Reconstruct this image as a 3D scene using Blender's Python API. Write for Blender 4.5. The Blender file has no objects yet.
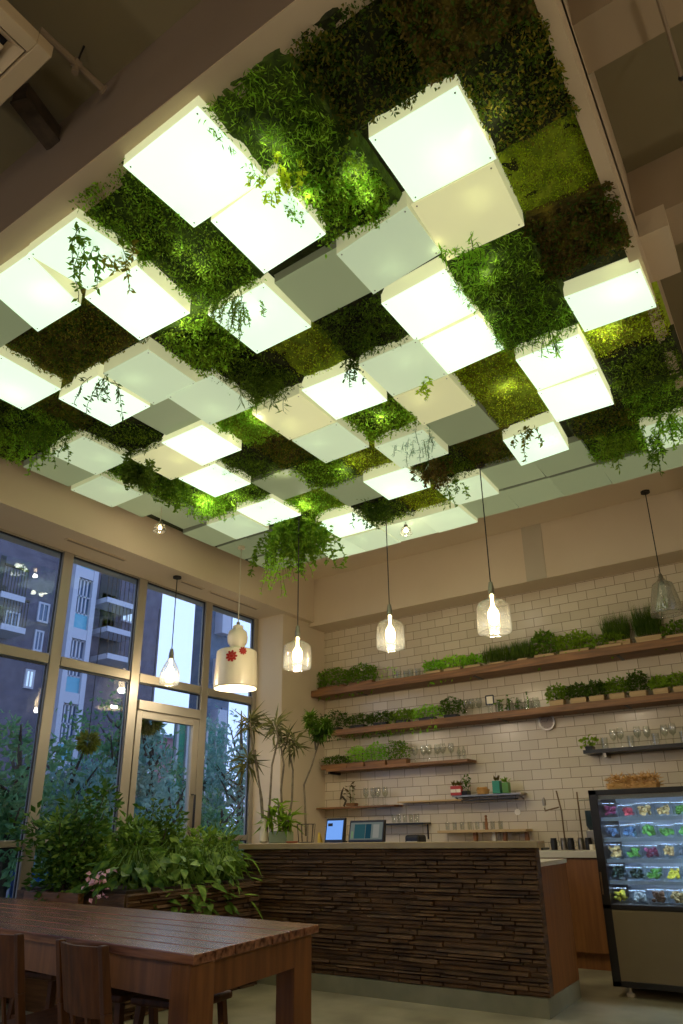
import bpy, math, random
import numpy as np
from mathutils import Vector, Matrix
PI = math.pi
random.seed(7)
RNG = np.random.default_rng(11)
scene = bpy.context.scene
COL = scene.collection

# ------------------------------------------------------------------ camera
F, CX, CY = 689.72, 356.27, 575.13
yaw, pitch, roll = (math.radians(a) for a in (-32.63, 20.34, -1.17))
fw = np.array([math.sin(yaw)*math.cos(pitch), math.cos(yaw)*math.cos(pitch), math.sin(pitch)])
rt = np.array([math.cos(yaw), -math.sin(yaw), 0.0]); up = np.cross(rt, fw)
cr, sr = math.cos(roll), math.sin(roll)
RT = rt*cr + up*sr; UP = up*cr - rt*sr
MR = np.array([RT, -UP, fw]); CAM = np.array([0, 0, 1.2])
def ray(x, y): return MR.T @ np.array([(x-CX)/F, (y-CY)/F, 1.0])
def atz(x, y, z): v = ray(x, y); return Vector(CAM + v*((z-1.2)/v[2]))
def aty(x, y, Y): v = ray(x, y); return Vector(CAM + v*(Y/v[1]))
def atx(x, y, X): v = ray(x, y); return Vector(CAM + v*(X/v[0]))
cam = bpy.data.cameras.new('camera'); co = bpy.data.objects.new('camera', cam); COL.objects.link(co)
m = Matrix(((RT[0], UP[0], -fw[0]), (RT[1], UP[1], -fw[1]), (RT[2], UP[2], -fw[2]))).to_4x4()
m.translation = Vector(CAM); co.matrix_world = m
cam.sensor_fit = 'VERTICAL'; cam.sensor_height = 24.0; cam.lens = F/1024*24.0
cam.shift_x = -(CX-341.5)/1024; cam.shift_y = (CY-512)/1024
cam.clip_start = 0.05; cam.clip_end = 300
scene.camera = co
scene.view_settings.view_transform = 'Standard'; scene.view_settings.look = 'None'
scene.view_settings.gamma = 1; scene.view_settings.use_curve_mapping = False
scene.view_settings.exposure = 0.22

# ------------------------------------------------------------------ materials
def srgb(c):
    return tuple(((v/255)/12.92 if v/255 <= .04045 else ((v/255+.055)/1.055)**2.4) for v in c)
def mat(name, c1, c2=None, scale=8, rough=.6, metal=0, bump=0, bscale=None, stretch=None, detail=4, spec=.5, transl=0, coat=0, emis=None, estr=0):
    m = bpy.data.materials.new(name); m.use_nodes = True
    nt = m.node_tree; N = nt.nodes; L = nt.links; N.clear()
    out = N.new('ShaderNodeOutputMaterial'); b = N.new('ShaderNodeBsdfPrincipled')
    b.inputs['Roughness'].default_value = rough; b.inputs['Metallic'].default_value = metal
    b.inputs['Specular IOR Level'].default_value = spec
    if coat: b.inputs['Coat Weight'].default_value = coat
    c1 = srgb(c1)
    tc = N.new('ShaderNodeTexCoord'); mp = N.new('ShaderNodeMapping'); L.new(tc.outputs['Object'], mp.inputs[0])
    if stretch: mp.inputs['Scale'].default_value = stretch
    if c2 is not None:
        c2 = srgb(c2)
        n = N.new('ShaderNodeTexNoise'); n.inputs['Scale'].default_value = scale; n.inputs['Detail'].default_value = detail
        L.new(mp.outputs[0], n.inputs['Vector'])
        r = N.new('ShaderNodeValToRGB'); r.color_ramp.elements[0].position = .32; r.color_ramp.elements[1].position = .68
        r.color_ramp.elements[0].color = (*c1, 1); r.color_ramp.elements[1].color = (*c2, 1)
        L.new(r.outputs[0], b.inputs['Base Color'])
        if transl:
            oi = N.new('ShaderNodeObjectInfo'); ad = N.new('ShaderNodeMath'); ad.operation = 'MULTIPLY_ADD'; ad.inputs[1].default_value = .34; L.new(oi.outputs['Random'], ad.inputs[0])
            sb = N.new('ShaderNodeMath'); sb.operation = 'SUBTRACT'; sb.inputs[1].default_value = .17; L.new(n.outputs[0], sb.inputs[0]); L.new(sb.outputs[0], ad.inputs[2]); L.new(ad.outputs[0], r.inputs[0])
        else: L.new(n.outputs[0], r.inputs[0])
    else: b.inputs['Base Color'].default_value = (*c1, 1)
    if bump:
        n2 = N.new('ShaderNodeTexNoise'); n2.inputs['Scale'].default_value = bscale or scale*3; n2.inputs['Detail'].default_value = 5
        L.new(mp.outputs[0], n2.inputs['Vector'])
        bp = N.new('ShaderNodeBump'); bp.inputs['Strength'].default_value = bump; bp.inputs['Distance'].default_value = .01
        L.new(n2.outputs[0], bp.inputs['Height']); L.new(bp.outputs[0], b.inputs['Normal'])
    if emis:
        b.inputs['Emission Color'].default_value = (*srgb(emis), 1); b.inputs['Emission Strength'].default_value = estr
    if transl:
        t = N.new('ShaderNodeBsdfTranslucent')
        mx = N.new('ShaderNodeMixShader'); mx.inputs[0].default_value = transl
        if c2 is not None: L.new(r.outputs[0], t.inputs[0])
        else: t.inputs[0].default_value = (*c1, 1)
        L.new(b.outputs[0], mx.inputs[1]); L.new(t.outputs[0], mx.inputs[2]); L.new(mx.outputs[0], out.inputs[0])
    else: L.new(b.outputs[0], out.inputs[0])
    return m
def leafmat(name, c1, c2, tr=.5):
    c1, c2 = (tuple(min(255, v*1.22) for v in c) for c in (c1, c2))
    return mat(name, c1, c2, scale=22, rough=.55, transl=tr, spec=.3)
def emat(name, c, s, back=None):
    m = bpy.data.materials.new(name); m.use_nodes = True; N = m.node_tree.nodes; N.clear(); L = m.node_tree.links
    o = N.new('ShaderNodeOutputMaterial'); e = N.new('ShaderNodeEmission'); e.inputs[0].default_value = (*srgb(c), 1); e.inputs[1].default_value = s
    L.new(e.outputs[0], o.inputs[0]); return m
def acrylic(name, c, strength):
    """milky acrylic; strength = light of the lamp inside shining through"""
    m = mat(name, tuple(v*.62 for v in c), rough=.4, spec=.25, emis=c, estr=strength)
    N = m.node_tree.nodes; L = m.node_tree.links; b = [n for n in N if n.type == 'BSDF_PRINCIPLED'][0]; o = [n for n in N if n.type == 'OUTPUT_MATERIAL'][0]
    tl = N.new('ShaderNodeBsdfTranslucent'); tl.inputs[0].default_value = (*srgb(c), 1); ad = N.new('ShaderNodeAddShader')
    mx = N.new('ShaderNodeMixShader'); mx.inputs[0].default_value = .45; bl = N.new('ShaderNodeBsdfTransparent'); bl.inputs[0].default_value = (0, 0, 0, 1)
    L.new(bl.outputs[0], mx.inputs[1]); L.new(tl.outputs[0], mx.inputs[2]); L.new(b.outputs[0], ad.inputs[0]); L.new(mx.outputs[0], ad.inputs[1]); L.new(ad.outputs[0], o.inputs[0])
    return m
def thinglass(name, tint=(1, 1, 1), refl=1.0, rough=.0, milk=0):
    m = bpy.data.materials.new(name); m.use_nodes = True; N = m.node_tree.nodes; N.clear(); L = m.node_tree.links
    o = N.new('ShaderNodeOutputMaterial'); t = N.new('ShaderNodeBsdfTransparent'); t.inputs[0].default_value = (*tint, 1)
    g = N.new('ShaderNodeBsdfGlossy'); g.inputs['Roughness'].default_value = rough
    lw_ = N.new('ShaderNodeLayerWeight'); lw_.inputs[0].default_value = .5
    pw = N.new('ShaderNodeMath'); pw.operation = 'POWER'; pw.inputs[1].default_value = 4.0; L.new(lw_.outputs['Facing'], pw.inputs[0])
    mu = N.new('ShaderNodeMath'); mu.operation = 'MULTIPLY_ADD'; mu.inputs[1].default_value = .75; mu.inputs[2].default_value = .035*refl; L.new(pw.outputs[0], mu.inputs[0]); mu.use_clamp = True
    mx = N.new('ShaderNodeMixShader'); L.new(mu.outputs[0], mx.inputs[0]); L.new(g.outputs[0], mx.inputs[2])
    if milk:
        d = N.new('ShaderNodeBsdfDiffuse'); d.inputs[0].default_value = (.75, .78, .72, 1)
        tl = N.new('ShaderNodeBsdfTranslucent'); tl.inputs[0].default_value = (.75, .8, .72, 1)
        m0 = N.new('ShaderNodeMixShader'); m0.inputs[0].default_value = .5; L.new(d.outputs[0], m0.inputs[1]); L.new(tl.outputs[0], m0.inputs[2])
        m1 = N.new('ShaderNodeMixShader'); m1.inputs[0].default_value = milk; L.new(t.outputs[0], m1.inputs[1]); L.new(m0.outputs[0], m1.inputs[2])
        L.new(m1.outputs[0], mx.inputs[1])
    else: L.new(t.outputs[0], mx.inputs[1])
    L.new(mx.outputs[0], o.inputs[0]); return m
def brickmat(name, c1, c2, mortar, w, h, ms, axis='xz', rough=.35, bump=.6, offset=.5, squash=1):
    m = mat(name, c1, rough=rough); N = m.node_tree.nodes; L = m.node_tree.links
    b = [n for n in N if n.type == 'BSDF_PRINCIPLED'][0]; tc = [n for n in N if n.type == 'TEX_COORD'][0]
    sp = N.new('ShaderNodeSeparateXYZ'); cb = N.new('ShaderNodeCombineXYZ'); L.new(tc.outputs['Object'], sp.inputs[0])
    a = {'x': 0, 'y': 1, 'z': 2}
    L.new(sp.outputs[a[axis[0]]], cb.inputs[0]); L.new(sp.outputs[a[axis[1]]], cb.inputs[1])
    t = N.new('ShaderNodeTexBrick'); t.inputs['Scale'].default_value = 1; t.inputs['Brick Width'].default_value = w
    t.inputs['Row Height'].default_value = h; t.inputs['Mortar Size'].default_value = ms; t.offset = offset
    t.inputs['Color1'].default_value = (*srgb(c1), 1); t.inputs['Color2'].default_value = (*srgb(c2), 1); t.inputs['Mortar'].default_value = (*srgb(mortar), 1)
    t.inputs['Mortar Smooth'].default_value = .1
    L.new(cb.outputs[0], t.inputs['Vector']); L.new(t.outputs['Color'], b.inputs['Base Color'])
    bp = N.new('ShaderNodeBump'); bp.invert = True; bp.inputs['Strength'].default_value = bump; bp.inputs['Distance'].default_value = .004
    L.new(t.outputs['Fac'], bp.inputs['Height']); L.new(bp.outputs[0], b.inputs['Normal'])
    return m

WALL = mat('beige_plaster', (204, 186, 156), (210, 193, 164), scale=1.3, rough=.85, bump=.08, bscale=60)
WALL2 = mat('grey_beige_plaster', (178, 166, 142), (184, 172, 148), scale=1.5, rough=.9)
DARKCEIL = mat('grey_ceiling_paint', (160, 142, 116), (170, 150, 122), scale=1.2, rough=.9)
BEAM_SHADE = mat('mauve_grey_beam_paint', (128, 112, 96), (136, 119, 102), scale=1.2, rough=.9)  # shade of the front beam's face, put into its colour
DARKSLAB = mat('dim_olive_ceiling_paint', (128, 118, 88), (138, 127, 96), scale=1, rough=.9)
TILE = brickmat('cream_subway_tile', (208, 193, 166), (196, 180, 152), (126, 110, 88), .21, .105, .0028, 'xz', rough=.22, bump=.5)
FLOOR = mat('polished_concrete', (122, 115, 90), (166, 157, 126), scale=2.4, rough=.38, bump=.05, detail=8)
FRAME = mat('tan_painted_aluminium', (158, 150, 134), rough=.4, metal=.25)
FRAMEG = mat('grey_painted_aluminium', (150, 148, 146), rough=.4, metal=.2)
GASKET = mat('black_gasket', (18, 18, 20), rough=.5)
PANE = thinglass('window_glass', (.86, .92, .97), 1.3)
GLASS = thinglass('clear_drinking_glass', (.94, .95, .93), 2.2, .03)
LAMPGLASS = thinglass('lamp_glass', (.95, .93, .88), 2.2, .02, milk=.03)
LAMPCLEAR = thinglass('clear_lamp_glass', (.93, .93, .90), 4.0, .03, milk=.16)
MILK = thinglass('clear_milky_acrylic', (.8, .86, .78), 1.2, .08, milk=.55)
WOODSH = mat('red_brown_shelf_wood', (104, 70, 38), (146, 100, 58), scale=3, rough=.55, stretch=(1, 14, 14), bump=.15, bscale=9)
WOODTB = mat('dark_reddish_table_wood', (74, 42, 30), (152, 104, 76), scale=2.4, rough=.26, stretch=(1, 16, 16), bump=.12, bscale=8)
WOODLG = mat('reddish_leg_wood', (104, 64, 32), (132, 86, 44), scale=2.5, rough=.45, stretch=(14, 14, 1))
WOODCH = mat('dark_chair_wood', (66, 40, 22), (94, 58, 30), scale=3, spec=.25, rough=.55, stretch=(10, 10, 1))
WOODCB = mat('orange_cabinet_wood', (118, 72, 32), (138, 88, 42), scale=2.2, rough=.45, stretch=(14, 14, 1))
BARTOP = mat('tan_stone_bar_top', (150, 128, 84), (164, 142, 98), scale=6, rough=.4)
KICK = mat('grey_green_concrete_kick', (120, 118, 92), (138, 134, 106), scale=5, rough=.6)
WHITE = mat('white_worktop', (205, 195, 175), rough=.35)
BLACK = mat('black_metal', (16, 14, 14), rough=.35)
BLACKP = mat('black_plastic', (26, 24, 24), rough=.4)
TAUPE = mat('taupe_steel_panel', (108, 96, 70), (114, 102, 76), scale=3, rough=.45, metal=.1)
STEEL = mat('brushed_steel', (150, 142, 128), rough=.3, metal=.9)
BRASS = mat('aged_brass', (120, 96, 70), rough=.35, metal=.9)
CORD = mat('dark_cord', (40, 36, 30), rough=.7)
CORDW = mat('pale_cord', (200, 190, 165), rough=.6)
CERAM = mat('cream_ceramic', (232, 220, 192), rough=.3, coat=.3)
REDP = mat('red_glaze', (170, 34, 22), rough=.35)
SOIL = mat('dark_soil', (44, 34, 24), (62, 48, 32), scale=30, rough=.95)
BARK = mat('grey_brown_bark', (96, 84, 64), (128, 114, 90), scale=20, rough=.9)
BARKD = mat('dark_bark', (60, 50, 38), (84, 70, 54), scale=18, rough=.9)
TERRA = mat('terracotta', (150, 84, 54), (164, 94, 62), scale=9, rough=.8)
PALEW = mat('pale_box_wood', (176, 146, 100), (190, 160, 114), scale=3, rough=.7, stretch=(1, 12, 12))
STRAW = mat('dry_straw', (170, 120, 60), (205, 160, 92), scale=30, rough=.8)
VENTW = mat('cream_vent_metal', (200, 180, 146), rough=.5)
PIPE = mat('grey_beige_pipe', (140, 122, 98), rough=.6)
SLATE = mat('ledge_stone', (60, 41, 22), (112, 80, 44), scale=7, rough=.75, bump=.9, bscale=45, detail=7, stretch=(.6, .6, 3))
L_DARK = leafmat('dark_green_leaves', (54, 78, 18), (84, 106, 28))
L_MID = leafmat('mid_green_leaves', (82, 114, 24), (124, 150, 40))
L_BRI = leafmat('bright_green_leaves', (110, 162, 38), (150, 192, 60), .45)
L_LIME = leafmat('lime_moss_tips', (150, 176, 24), (182, 200, 44), .4)
L_OLI = leafmat('olive_leaves', (92, 92, 26), (128, 122, 38))
L_BROWN = leafmat('brown_green_leaves', (76, 62, 28), (104, 92, 38))
L_DRAC = leafmat('dracaena_leaves', (58, 60, 30), (92, 92, 50), .25)
L_POTH = leafmat('pothos_leaves', (64, 98, 30), (122, 146, 60), .3)
L_HOUSE = leafmat('houseplant_leaves', (46, 78, 22), (104, 130, 44), .3)
L_OUT = leafmat('garden_tree_leaves', (64, 100, 62), (104, 136, 84))
L_OUT2 = leafmat('pale_garden_leaves', (104, 134, 118), (140, 164, 140))
BED = {'dark': mat('dark_moss', (26, 34, 12), (56, 62, 20), scale=14, rough=.95, bump=1, bscale=70),
       'mid': mat('green_moss', (42, 64, 16), (84, 112, 28), scale=14, rough=.95, bump=1, bscale=70),
       'lime': mat('lime_moss', (112, 140, 20), (166, 188, 38), scale=16, rough=.95, bump=1, bscale=80),
       'olive': mat('olive_moss', (62, 58, 18), (122, 112, 32), scale=12, rough=.95, bump=1, bscale=70)}

# ------------------------------------------------------------------ mesh helpers
class MB:
    def __init__(s): s.v = []; s.f = []; s.smooth = False
    def add(s, vs, fs):
        o = len(s.v); s.v += [tuple(p) for p in vs]; s.f += [tuple(i+o for i in f) for f in fs]; return s
    def box(s, x0, x1, y0, y1, z0, z1):
        vs = [(x0,y0,z0),(x1,y0,z0),(x1,y1,z0),(x0,y1,z0),(x0,y0,z1),(x1,y0,z1),(x1,y1,z1),(x0,y1,z1)]
        return s.add(vs, [(0,3,2,1),(4,5,6,7),(0,1,5,4),(1,2,6,5),(2,3,7,6),(3,0,4,7)])
    def hexa(s, b, t):   # bottom quad, top quad (same winding)
        return s.add(list(b)+list(t), [(0,3,2,1),(4,5,6,7),(0,1,5,4),(1,2,6,5),(2,3,7,6),(3,0,4,7)])
    def bar(s, p, q, w, h=None, upv=(0,0,1)):
        p = Vector(p); q = Vector(q); d = (q-p).normalized(); h = h or w
        u = Vector(upv)
        if abs(d.dot(u)) > .98: u = Vector((1,0,0))
        a = d.cross(u).normalized()*w/2; b = a.cross(d).normalized()*h/2
        return s.hexa([p-a-b, p+a-b, p+a+b, p-a+b], [q-a-b, q+a-b, q+a+b, q-a+b])
    def tube(s, pts, r, n=8, cap=True):
        pts = [Vector(p) for p in pts]; R = r if hasattr(r, '__len__') else [r]*len(pts)
        rings = []; ref = None
        for i, p in enumerate(pts):
            d = (pts[min(i+1, len(pts)-1)]-pts[max(i-1, 0)]).normalized()
            if ref is None: ref = Vector((1,0,0)) if abs(d.x) < .9 else Vector((0,1,0))
            a = (ref-d*ref.dot(d)).normalized(); ref = a; b = d.cross(a)
            rings.append([p+(a*math.cos(2*PI*k/n)+b*math.sin(2*PI*k/n))*R[i] for k in range(n)])
        vs = [v for r_ in rings for v in r_]; fs = []
        for i in range(len(pts)-1):
            for k in range(n): fs.append((i*n+k, i*n+(k+1) % n, (i+1)*n+(k+1) % n, (i+1)*n+k))
        if cap: fs += [tuple(range(n-1, -1, -1)), tuple((len(pts)-1)*n+k for k in range(n))]
        s.smooth = True
        return s.add(vs, fs)
    def lathe(s, prof, c=(0,0,0), n=24, cap0=False, cap1=False):   # prof: (r, z)
        c = Vector(c); vs = []; fs = []
        for r, z in prof:
            vs += [c+Vector((r*math.cos(2*PI*k/n), r*math.sin(2*PI*k/n), z)) for k in range(n)]
        for i in range(len(prof)-1):
            for k in range(n): fs.append((i*n+k, i*n+(k+1) % n, (i+1)*n+(k+1) % n, (i+1)*n+k))
        if cap0: fs.append(tuple(range(n-1, -1, -1)))
        if cap1: fs.append(tuple((len(prof)-1)*n+k for k in range(n)))
        s.smooth = True
        return s.add(vs, fs)
    def blob(s, c, r, n=8, m=6, jit=0):
        pr = []
        c = Vector(c); rx, ry, rz = r if hasattr(r, '__len__') else (r, r, r)
        vs = [c-Vector((0,0,rz))]
        for i in range(1, m):
            th = -PI/2+PI*i/m
            for k in range(n):
                j = 1+random.uniform(-jit, jit)
                vs.append(c+Vector((rx*math.cos(th)*math.cos(2*PI*k/n)*j, ry*math.cos(th)*math.sin(2*PI*k/n)*j, rz*math.sin(th)*j)))
        vs.append(c+Vector((0,0,rz))); fs = []
        for k in range(n): fs.append((0, 1+(k+1) % n, 1+k))
        for i in range(m-2):
            for k in range(n): a = 1+i*n; fs.append((a+k, a+(k+1) % n, a+n+(k+1) % n, a+n+k))
        a = 1+(m-2)*n
        for k in range(n): fs.append((a+k, a+(k+1) % n, len(vs)-1))
        s.smooth = True
        return s.add(vs, fs)
    def leaf(s, p, d, l, w, fold=.25, nrm=None, curl=0.0):
        p = Vector(p); d = Vector(d).normalized()
        n = Vector(nrm) if nrm is not None else Vector((random.uniform(-1,1), random.uniform(-1,1), random.uniform(-.3,1)))
        sd = d.cross(n)
        if sd.length < 1e-3: sd = d.cross(Vector((.3,.5,.8)))
        sd.normalize(); nn = sd.cross(d)
        m1 = p+d*l*.45+nn*fold*w*-.0; t = p+d*l+nn*(-curl*l)
        q = p+d*l*.4
        return s.add([p, q+sd*w/2+nn*fold*w, t, q-sd*w/2+nn*fold*w, q-nn*curl*l*.2], [(0, 1, 4), (1, 2, 4), (2, 3, 4), (3, 0, 4)])
    def broadleaf(s, p, d, l, w, nrm, curl):
        p = Vector(p); d = Vector(d).normalized(); sd = d.cross(Vector(nrm))
        if sd.length < 1e-3: sd = d.cross(Vector((.3, .5, .8)))
        sd.normalize(); nn = sd.cross(d)
        U = (0, .06, .28, .55, .8, 1.0); Wd = (0, .34, .5, .42, .22, 0); mid = []; lf = []; rg = []
        for u, w_ in zip(U, Wd):
            c = p+d*l*u-nn*(curl*l*u*u)
            mid.append(c); lf.append(c+sd*w*w_+nn*w*.10*w_*2); rg.append(c-sd*w*w_+nn*w*.10*w_*2)
        vs = mid+lf[1:5]+rg[1:5]; fs = [(0, 6, 1), (0, 1, 10)]
        for k in range(3): fs += [(1+k, 6+k, 7+k, 2+k), (1+k, 2+k, 11+k, 10+k)]
        fs += [(4, 9, 5), (4, 5, 13)]
        return s.add(vs, fs)
    def build(s, name, material, parent=None, bevel=0, smooth=None):
        me = bpy.data.meshes.new(name); me.from_pydata([tuple(v) for v in s.v], [], s.f); me.materials.append(material); me.update()
        if (s.smooth if smooth is None else smooth):
            me.polygons.foreach_set('use_smooth', [True]*len(me.polygons))
            if len(me.polygons) < 4000:
                try: me.set_sharp_from_angle(angle=math.radians(40))
                except Exception: pass
        o = bpy.data.objects.new(name, me); COL.objects.link(o)
        if parent: o.parent = parent
        if bevel:
            b = o.modifiers.new('bevel', 'BEVEL'); b.width = bevel; b.segments = 2; b.limit_method = 'ANGLE'
        return o
def npleaves(name, P, D, Lg, Wd, material, parent=None, fold=.3):
    """many little leaves in one mesh: P bases, D directions (n,3), Lg lengths, Wd widths"""
    n = len(P); D = D/np.linalg.norm(D, axis=1)[:, None]
    R = RNG.normal(size=(n, 3)); S = np.cross(D, R); S /= np.linalg.norm(S, axis=1)[:, None]+1e-9; Nn = np.cross(S, D)
    L = Lg[:, None]; W = Wd[:, None]
    q = P+D*L*.45
    V = np.stack([P, q+S*W/2+Nn*W*fold, P+D*L, q-S*W/2+Nn*W*fold], axis=1).reshape(-1, 3)
    idx = np.arange(n)*4
    T = np.stack([idx, idx+1, idx+2, idx, idx+2, idx+3], axis=1).reshape(-1, 3)
    me = bpy.data.meshes.new(name)
    me.vertices.add(len(V)); me.vertices.foreach_set('co', V.astype(np.float32).ravel())
    me.loops.add(T.size); me.loops.foreach_set('vertex_index', T.astype(np.int32).ravel())
    me.polygons.add(len(T)); me.polygons.foreach_set('loop_start', np.arange(0, T.size, 3, dtype=np.int32))
    me.update(calc_edges=True); me.validate(); me.materials.append(material)
    o = bpy.data.objects.new(name, me); COL.objects.link(o)
    if parent: o.parent = parent
    return o
def empty(name, loc=(0,0,0), rz=0):
    o = bpy.data.objects.new(name, None); COL.objects.link(o); o.location = loc; o.rotation_euler = (0,0,rz); o.empty_display_size = .1; return o
def tag(o, label=None, cat=None, group=None, kind=None):
    if label: o['label'] = label
    if cat: o['category'] = cat
    if group: o['group'] = group
    if kind: o['kind'] = kind
    return o
def thing(name, label, cat, loc=(0,0,0), rz=0, group=None): return tag(empty(name, loc, rz), label, cat, group)
def struct(mb, name, material, bevel=0): return tag(mb.build(name, material, bevel=bevel), kind='structure')
def copy_tree(o, parent=None):
    c = o.copy(); COL.objects.link(c)
    if parent: c.parent = parent
    for ch in [k for k in bpy.data.objects if k.parent == o]: copy_tree(ch, c)
    return c
def noise2(x, y, s=0):
    return (math.sin(x*9.1+s)+math.sin(y*7.7+s*2.1)+math.sin((x+y)*13.3+s*1.3)+.6*math.sin((x-y)*23.7+s*3.7)+.5*math.sin(x*31+y*17+s))/4.1

# ------------------------------------------------------------------ room shell
XL, XR, YB, YN, ZC = -5.81, 3.6, 7.55, -3.4, 4.45
struct(MB().box(XL-.3, XR, YN, YB+.2, -.1, 0), 'floor', FLOOR)
struct(MB().box(XL, XR+.15, YB, YB+.2, 0, 3.79), 'wall_back', TILE)
mb = MB(); mb.box(XL, XR, 7.2, YB+.2, 3.79, ZC); struct(mb, 'wall_back_fascia', WALL)
struct(MB().box(XR, XR+.15, YN, YB+.2, 0, 5.2), 'wall_right', WALL)
struct(MB().box(XL-.3, XR+.15, YN-.15, YN, 0, 5.2), 'wall_front', WALL)
struct(MB().box(XL, -5.38, 6.64, YB-.001, 0, 3.84), 'wall_left_column', WALL)
mb = MB(); mb.box(XL-.2, -5.30, YN, 7.2, 3.84, ZC); struct(mb, 'wall_left_fascia', WALL)
struct(MB().box(XL-.2, XL+.02, YN, 6.64, 0, .62), 'wall_left', WALL)
# ceiling: plain strip behind the tray, slab over everything, beam in front and strip on the right
struct(MB().box(XL-.2, -.25, 1.36, YB+.2, ZC, ZC+.1), 'ceiling', WALL)
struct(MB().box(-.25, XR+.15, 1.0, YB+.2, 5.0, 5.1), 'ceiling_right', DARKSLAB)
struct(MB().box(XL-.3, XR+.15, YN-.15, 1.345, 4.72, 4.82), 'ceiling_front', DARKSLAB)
struct(MB().box(XL, -.25, 1.345, 1.513, 4.208, ZC+.4), 'ceiling_beam', BEAM_SHADE)
struct(MB().box(XL, -.25, 1.347, 1.513, 4.2, 4.208), 'trim_1', WALL)  # underside board in lighter colour, standing in for light from below
struct(MB().box(-.318, -.25, 1.513, 7.2, 4.2, 5.0), 'ceiling_edge_trim', WALL)
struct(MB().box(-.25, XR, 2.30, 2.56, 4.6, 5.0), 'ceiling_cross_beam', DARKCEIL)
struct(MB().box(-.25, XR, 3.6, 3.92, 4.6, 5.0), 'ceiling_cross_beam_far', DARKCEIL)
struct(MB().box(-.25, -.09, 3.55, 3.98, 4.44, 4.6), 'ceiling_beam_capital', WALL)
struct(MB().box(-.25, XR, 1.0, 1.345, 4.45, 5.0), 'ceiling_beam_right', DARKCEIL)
struct(MB().box(-.25, XR, 7.2, YB+.2, 4.45, 5.1), 'wall_back_upper', WALL)
struct(MB().box(-2.33, -2.10, 7.192, 7.2, 3.79, 4.45), 'trim_2', WALL2)
# baseboard of the tiled wall
struct(MB().box(-5.38, XR, YB-.02, YB, 0, .1), 'baseboard_back', BARTOP)
# linear slot vents in the strip over the windows
for k, (y0, y1) in enumerate(((3.55, 4.25), (5.0, 5.35), (5.45, 6.3))):
    t = thing('slot_vent', ['long narrow air slot in the strip above the second window pane', 'short narrow air slot above the glass door', 'narrow air slot above the last window pane by the ceramic lamp'][k], 'vent', (-5.52, (y0+y1)/2, 3.84), group='slot vents over the windows')
    L_ = (y1-y0)/2
    MB().box(-.03, .03, -L_, L_, -.008, 0).build('frame', VENTW, t)
    MB().box(-.015, .015, -L_+.02, L_-.02, -.010, -.008).build('slot', PIPE, t)

# ------------------------------------------------------------------ windows and door
MULL = [(.86,.99),(1.81,1.94),(2.765,2.895),(3.718,3.85),(4.655,4.787),(5.67,5.797),(6.55,6.64)]
HEAD = 3.84
def frame_piece(parent, name, *b, material=FRAME): return MB().box(*b).build(name, material, parent)
prev = (-.09, .04)
for n, (a, b) in enumerate(MULL):
    y0, y1 = prev[1], a
    isdoor = (n == 5)
    w = tag(empty('window_%d' % (n+1), (XL, y0, 0)), kind='structure')
    f = MB()
    def R(x0, x1, ya, yb, z0, z1): f.box(x0, x1, ya-y0, yb-y0, z0, z1)
    R(-.05, .025, a+.012, b-.012, 0, HEAD)                  # mullion on the far side
    if n == 0: R(-.06, .06, -.09, .04, 0, HEAD)
    R(-.05, .022, y0, a, HEAD-.02, HEAD)          # head
    R(-.05, .022, y0, a, 2.71, 2.80)              # upper transom
    if not isdoor: R(-.05, .022, y0, a, 1.125, 1.18); R(-.05, .022, y0, a, .62, .68)
    f.build('frame', FRAME, w, bevel=.004)
    g = MB(); t_ = .012
    segs = [(2.81, HEAD-.02)] + ([(2.52, 2.70)] if isdoor else [(1.18, 2.70), (.68, 1.125)])
    for z0, z1 in segs:
        R2 = lambda ya, yb, za, zb: g.box(-.003, .012, ya-y0, yb-y0, za, zb)
        R2(a-t_, a, z0, z1); R2(y0, a, z1-t_, z1)
    g.build('gasket', GASKET, w)
    p = MB()
    for z0, z1 in segs: p.box(-.012, -.004, 0.002, a-y0-.002, z0, z1)
    p.build('pane', PANE, w)
    if isdoor:
        d = tag(empty('door_1', (XL, y0, 0)), kind='structure')
        f = MB(); R(-.05, .05, y0, a, 2.42, 2.52)
        f.build('frame', FRAME, d, bevel=.004)
        lf = MB(); wd = a-y0
        lf.box(-.03, .03, 0.0, .07, .02, 2.42); lf.box(-.03, .03, wd-.09, wd, .02, 2.42); lf.box(-.03, .03, .07, wd-.09, .02, .14); lf.box(-.03, .03, .07, wd-.09, 2.34, 2.42)
        lf.build('leaf', FRAME, d, bevel=.003)
        MB().box(-.006, .002, .07, wd-.09, .14, 2.34).build('pane', PANE, d)
        MB().tube([(.03, wd-.05, 1.25), (.08, wd-.05, 1.25), (.08, wd-.05, 1.6), (.03, wd-.05, 1.6)], .012).build('handle', BLACKP, d)
    prev = (a, b)

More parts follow.
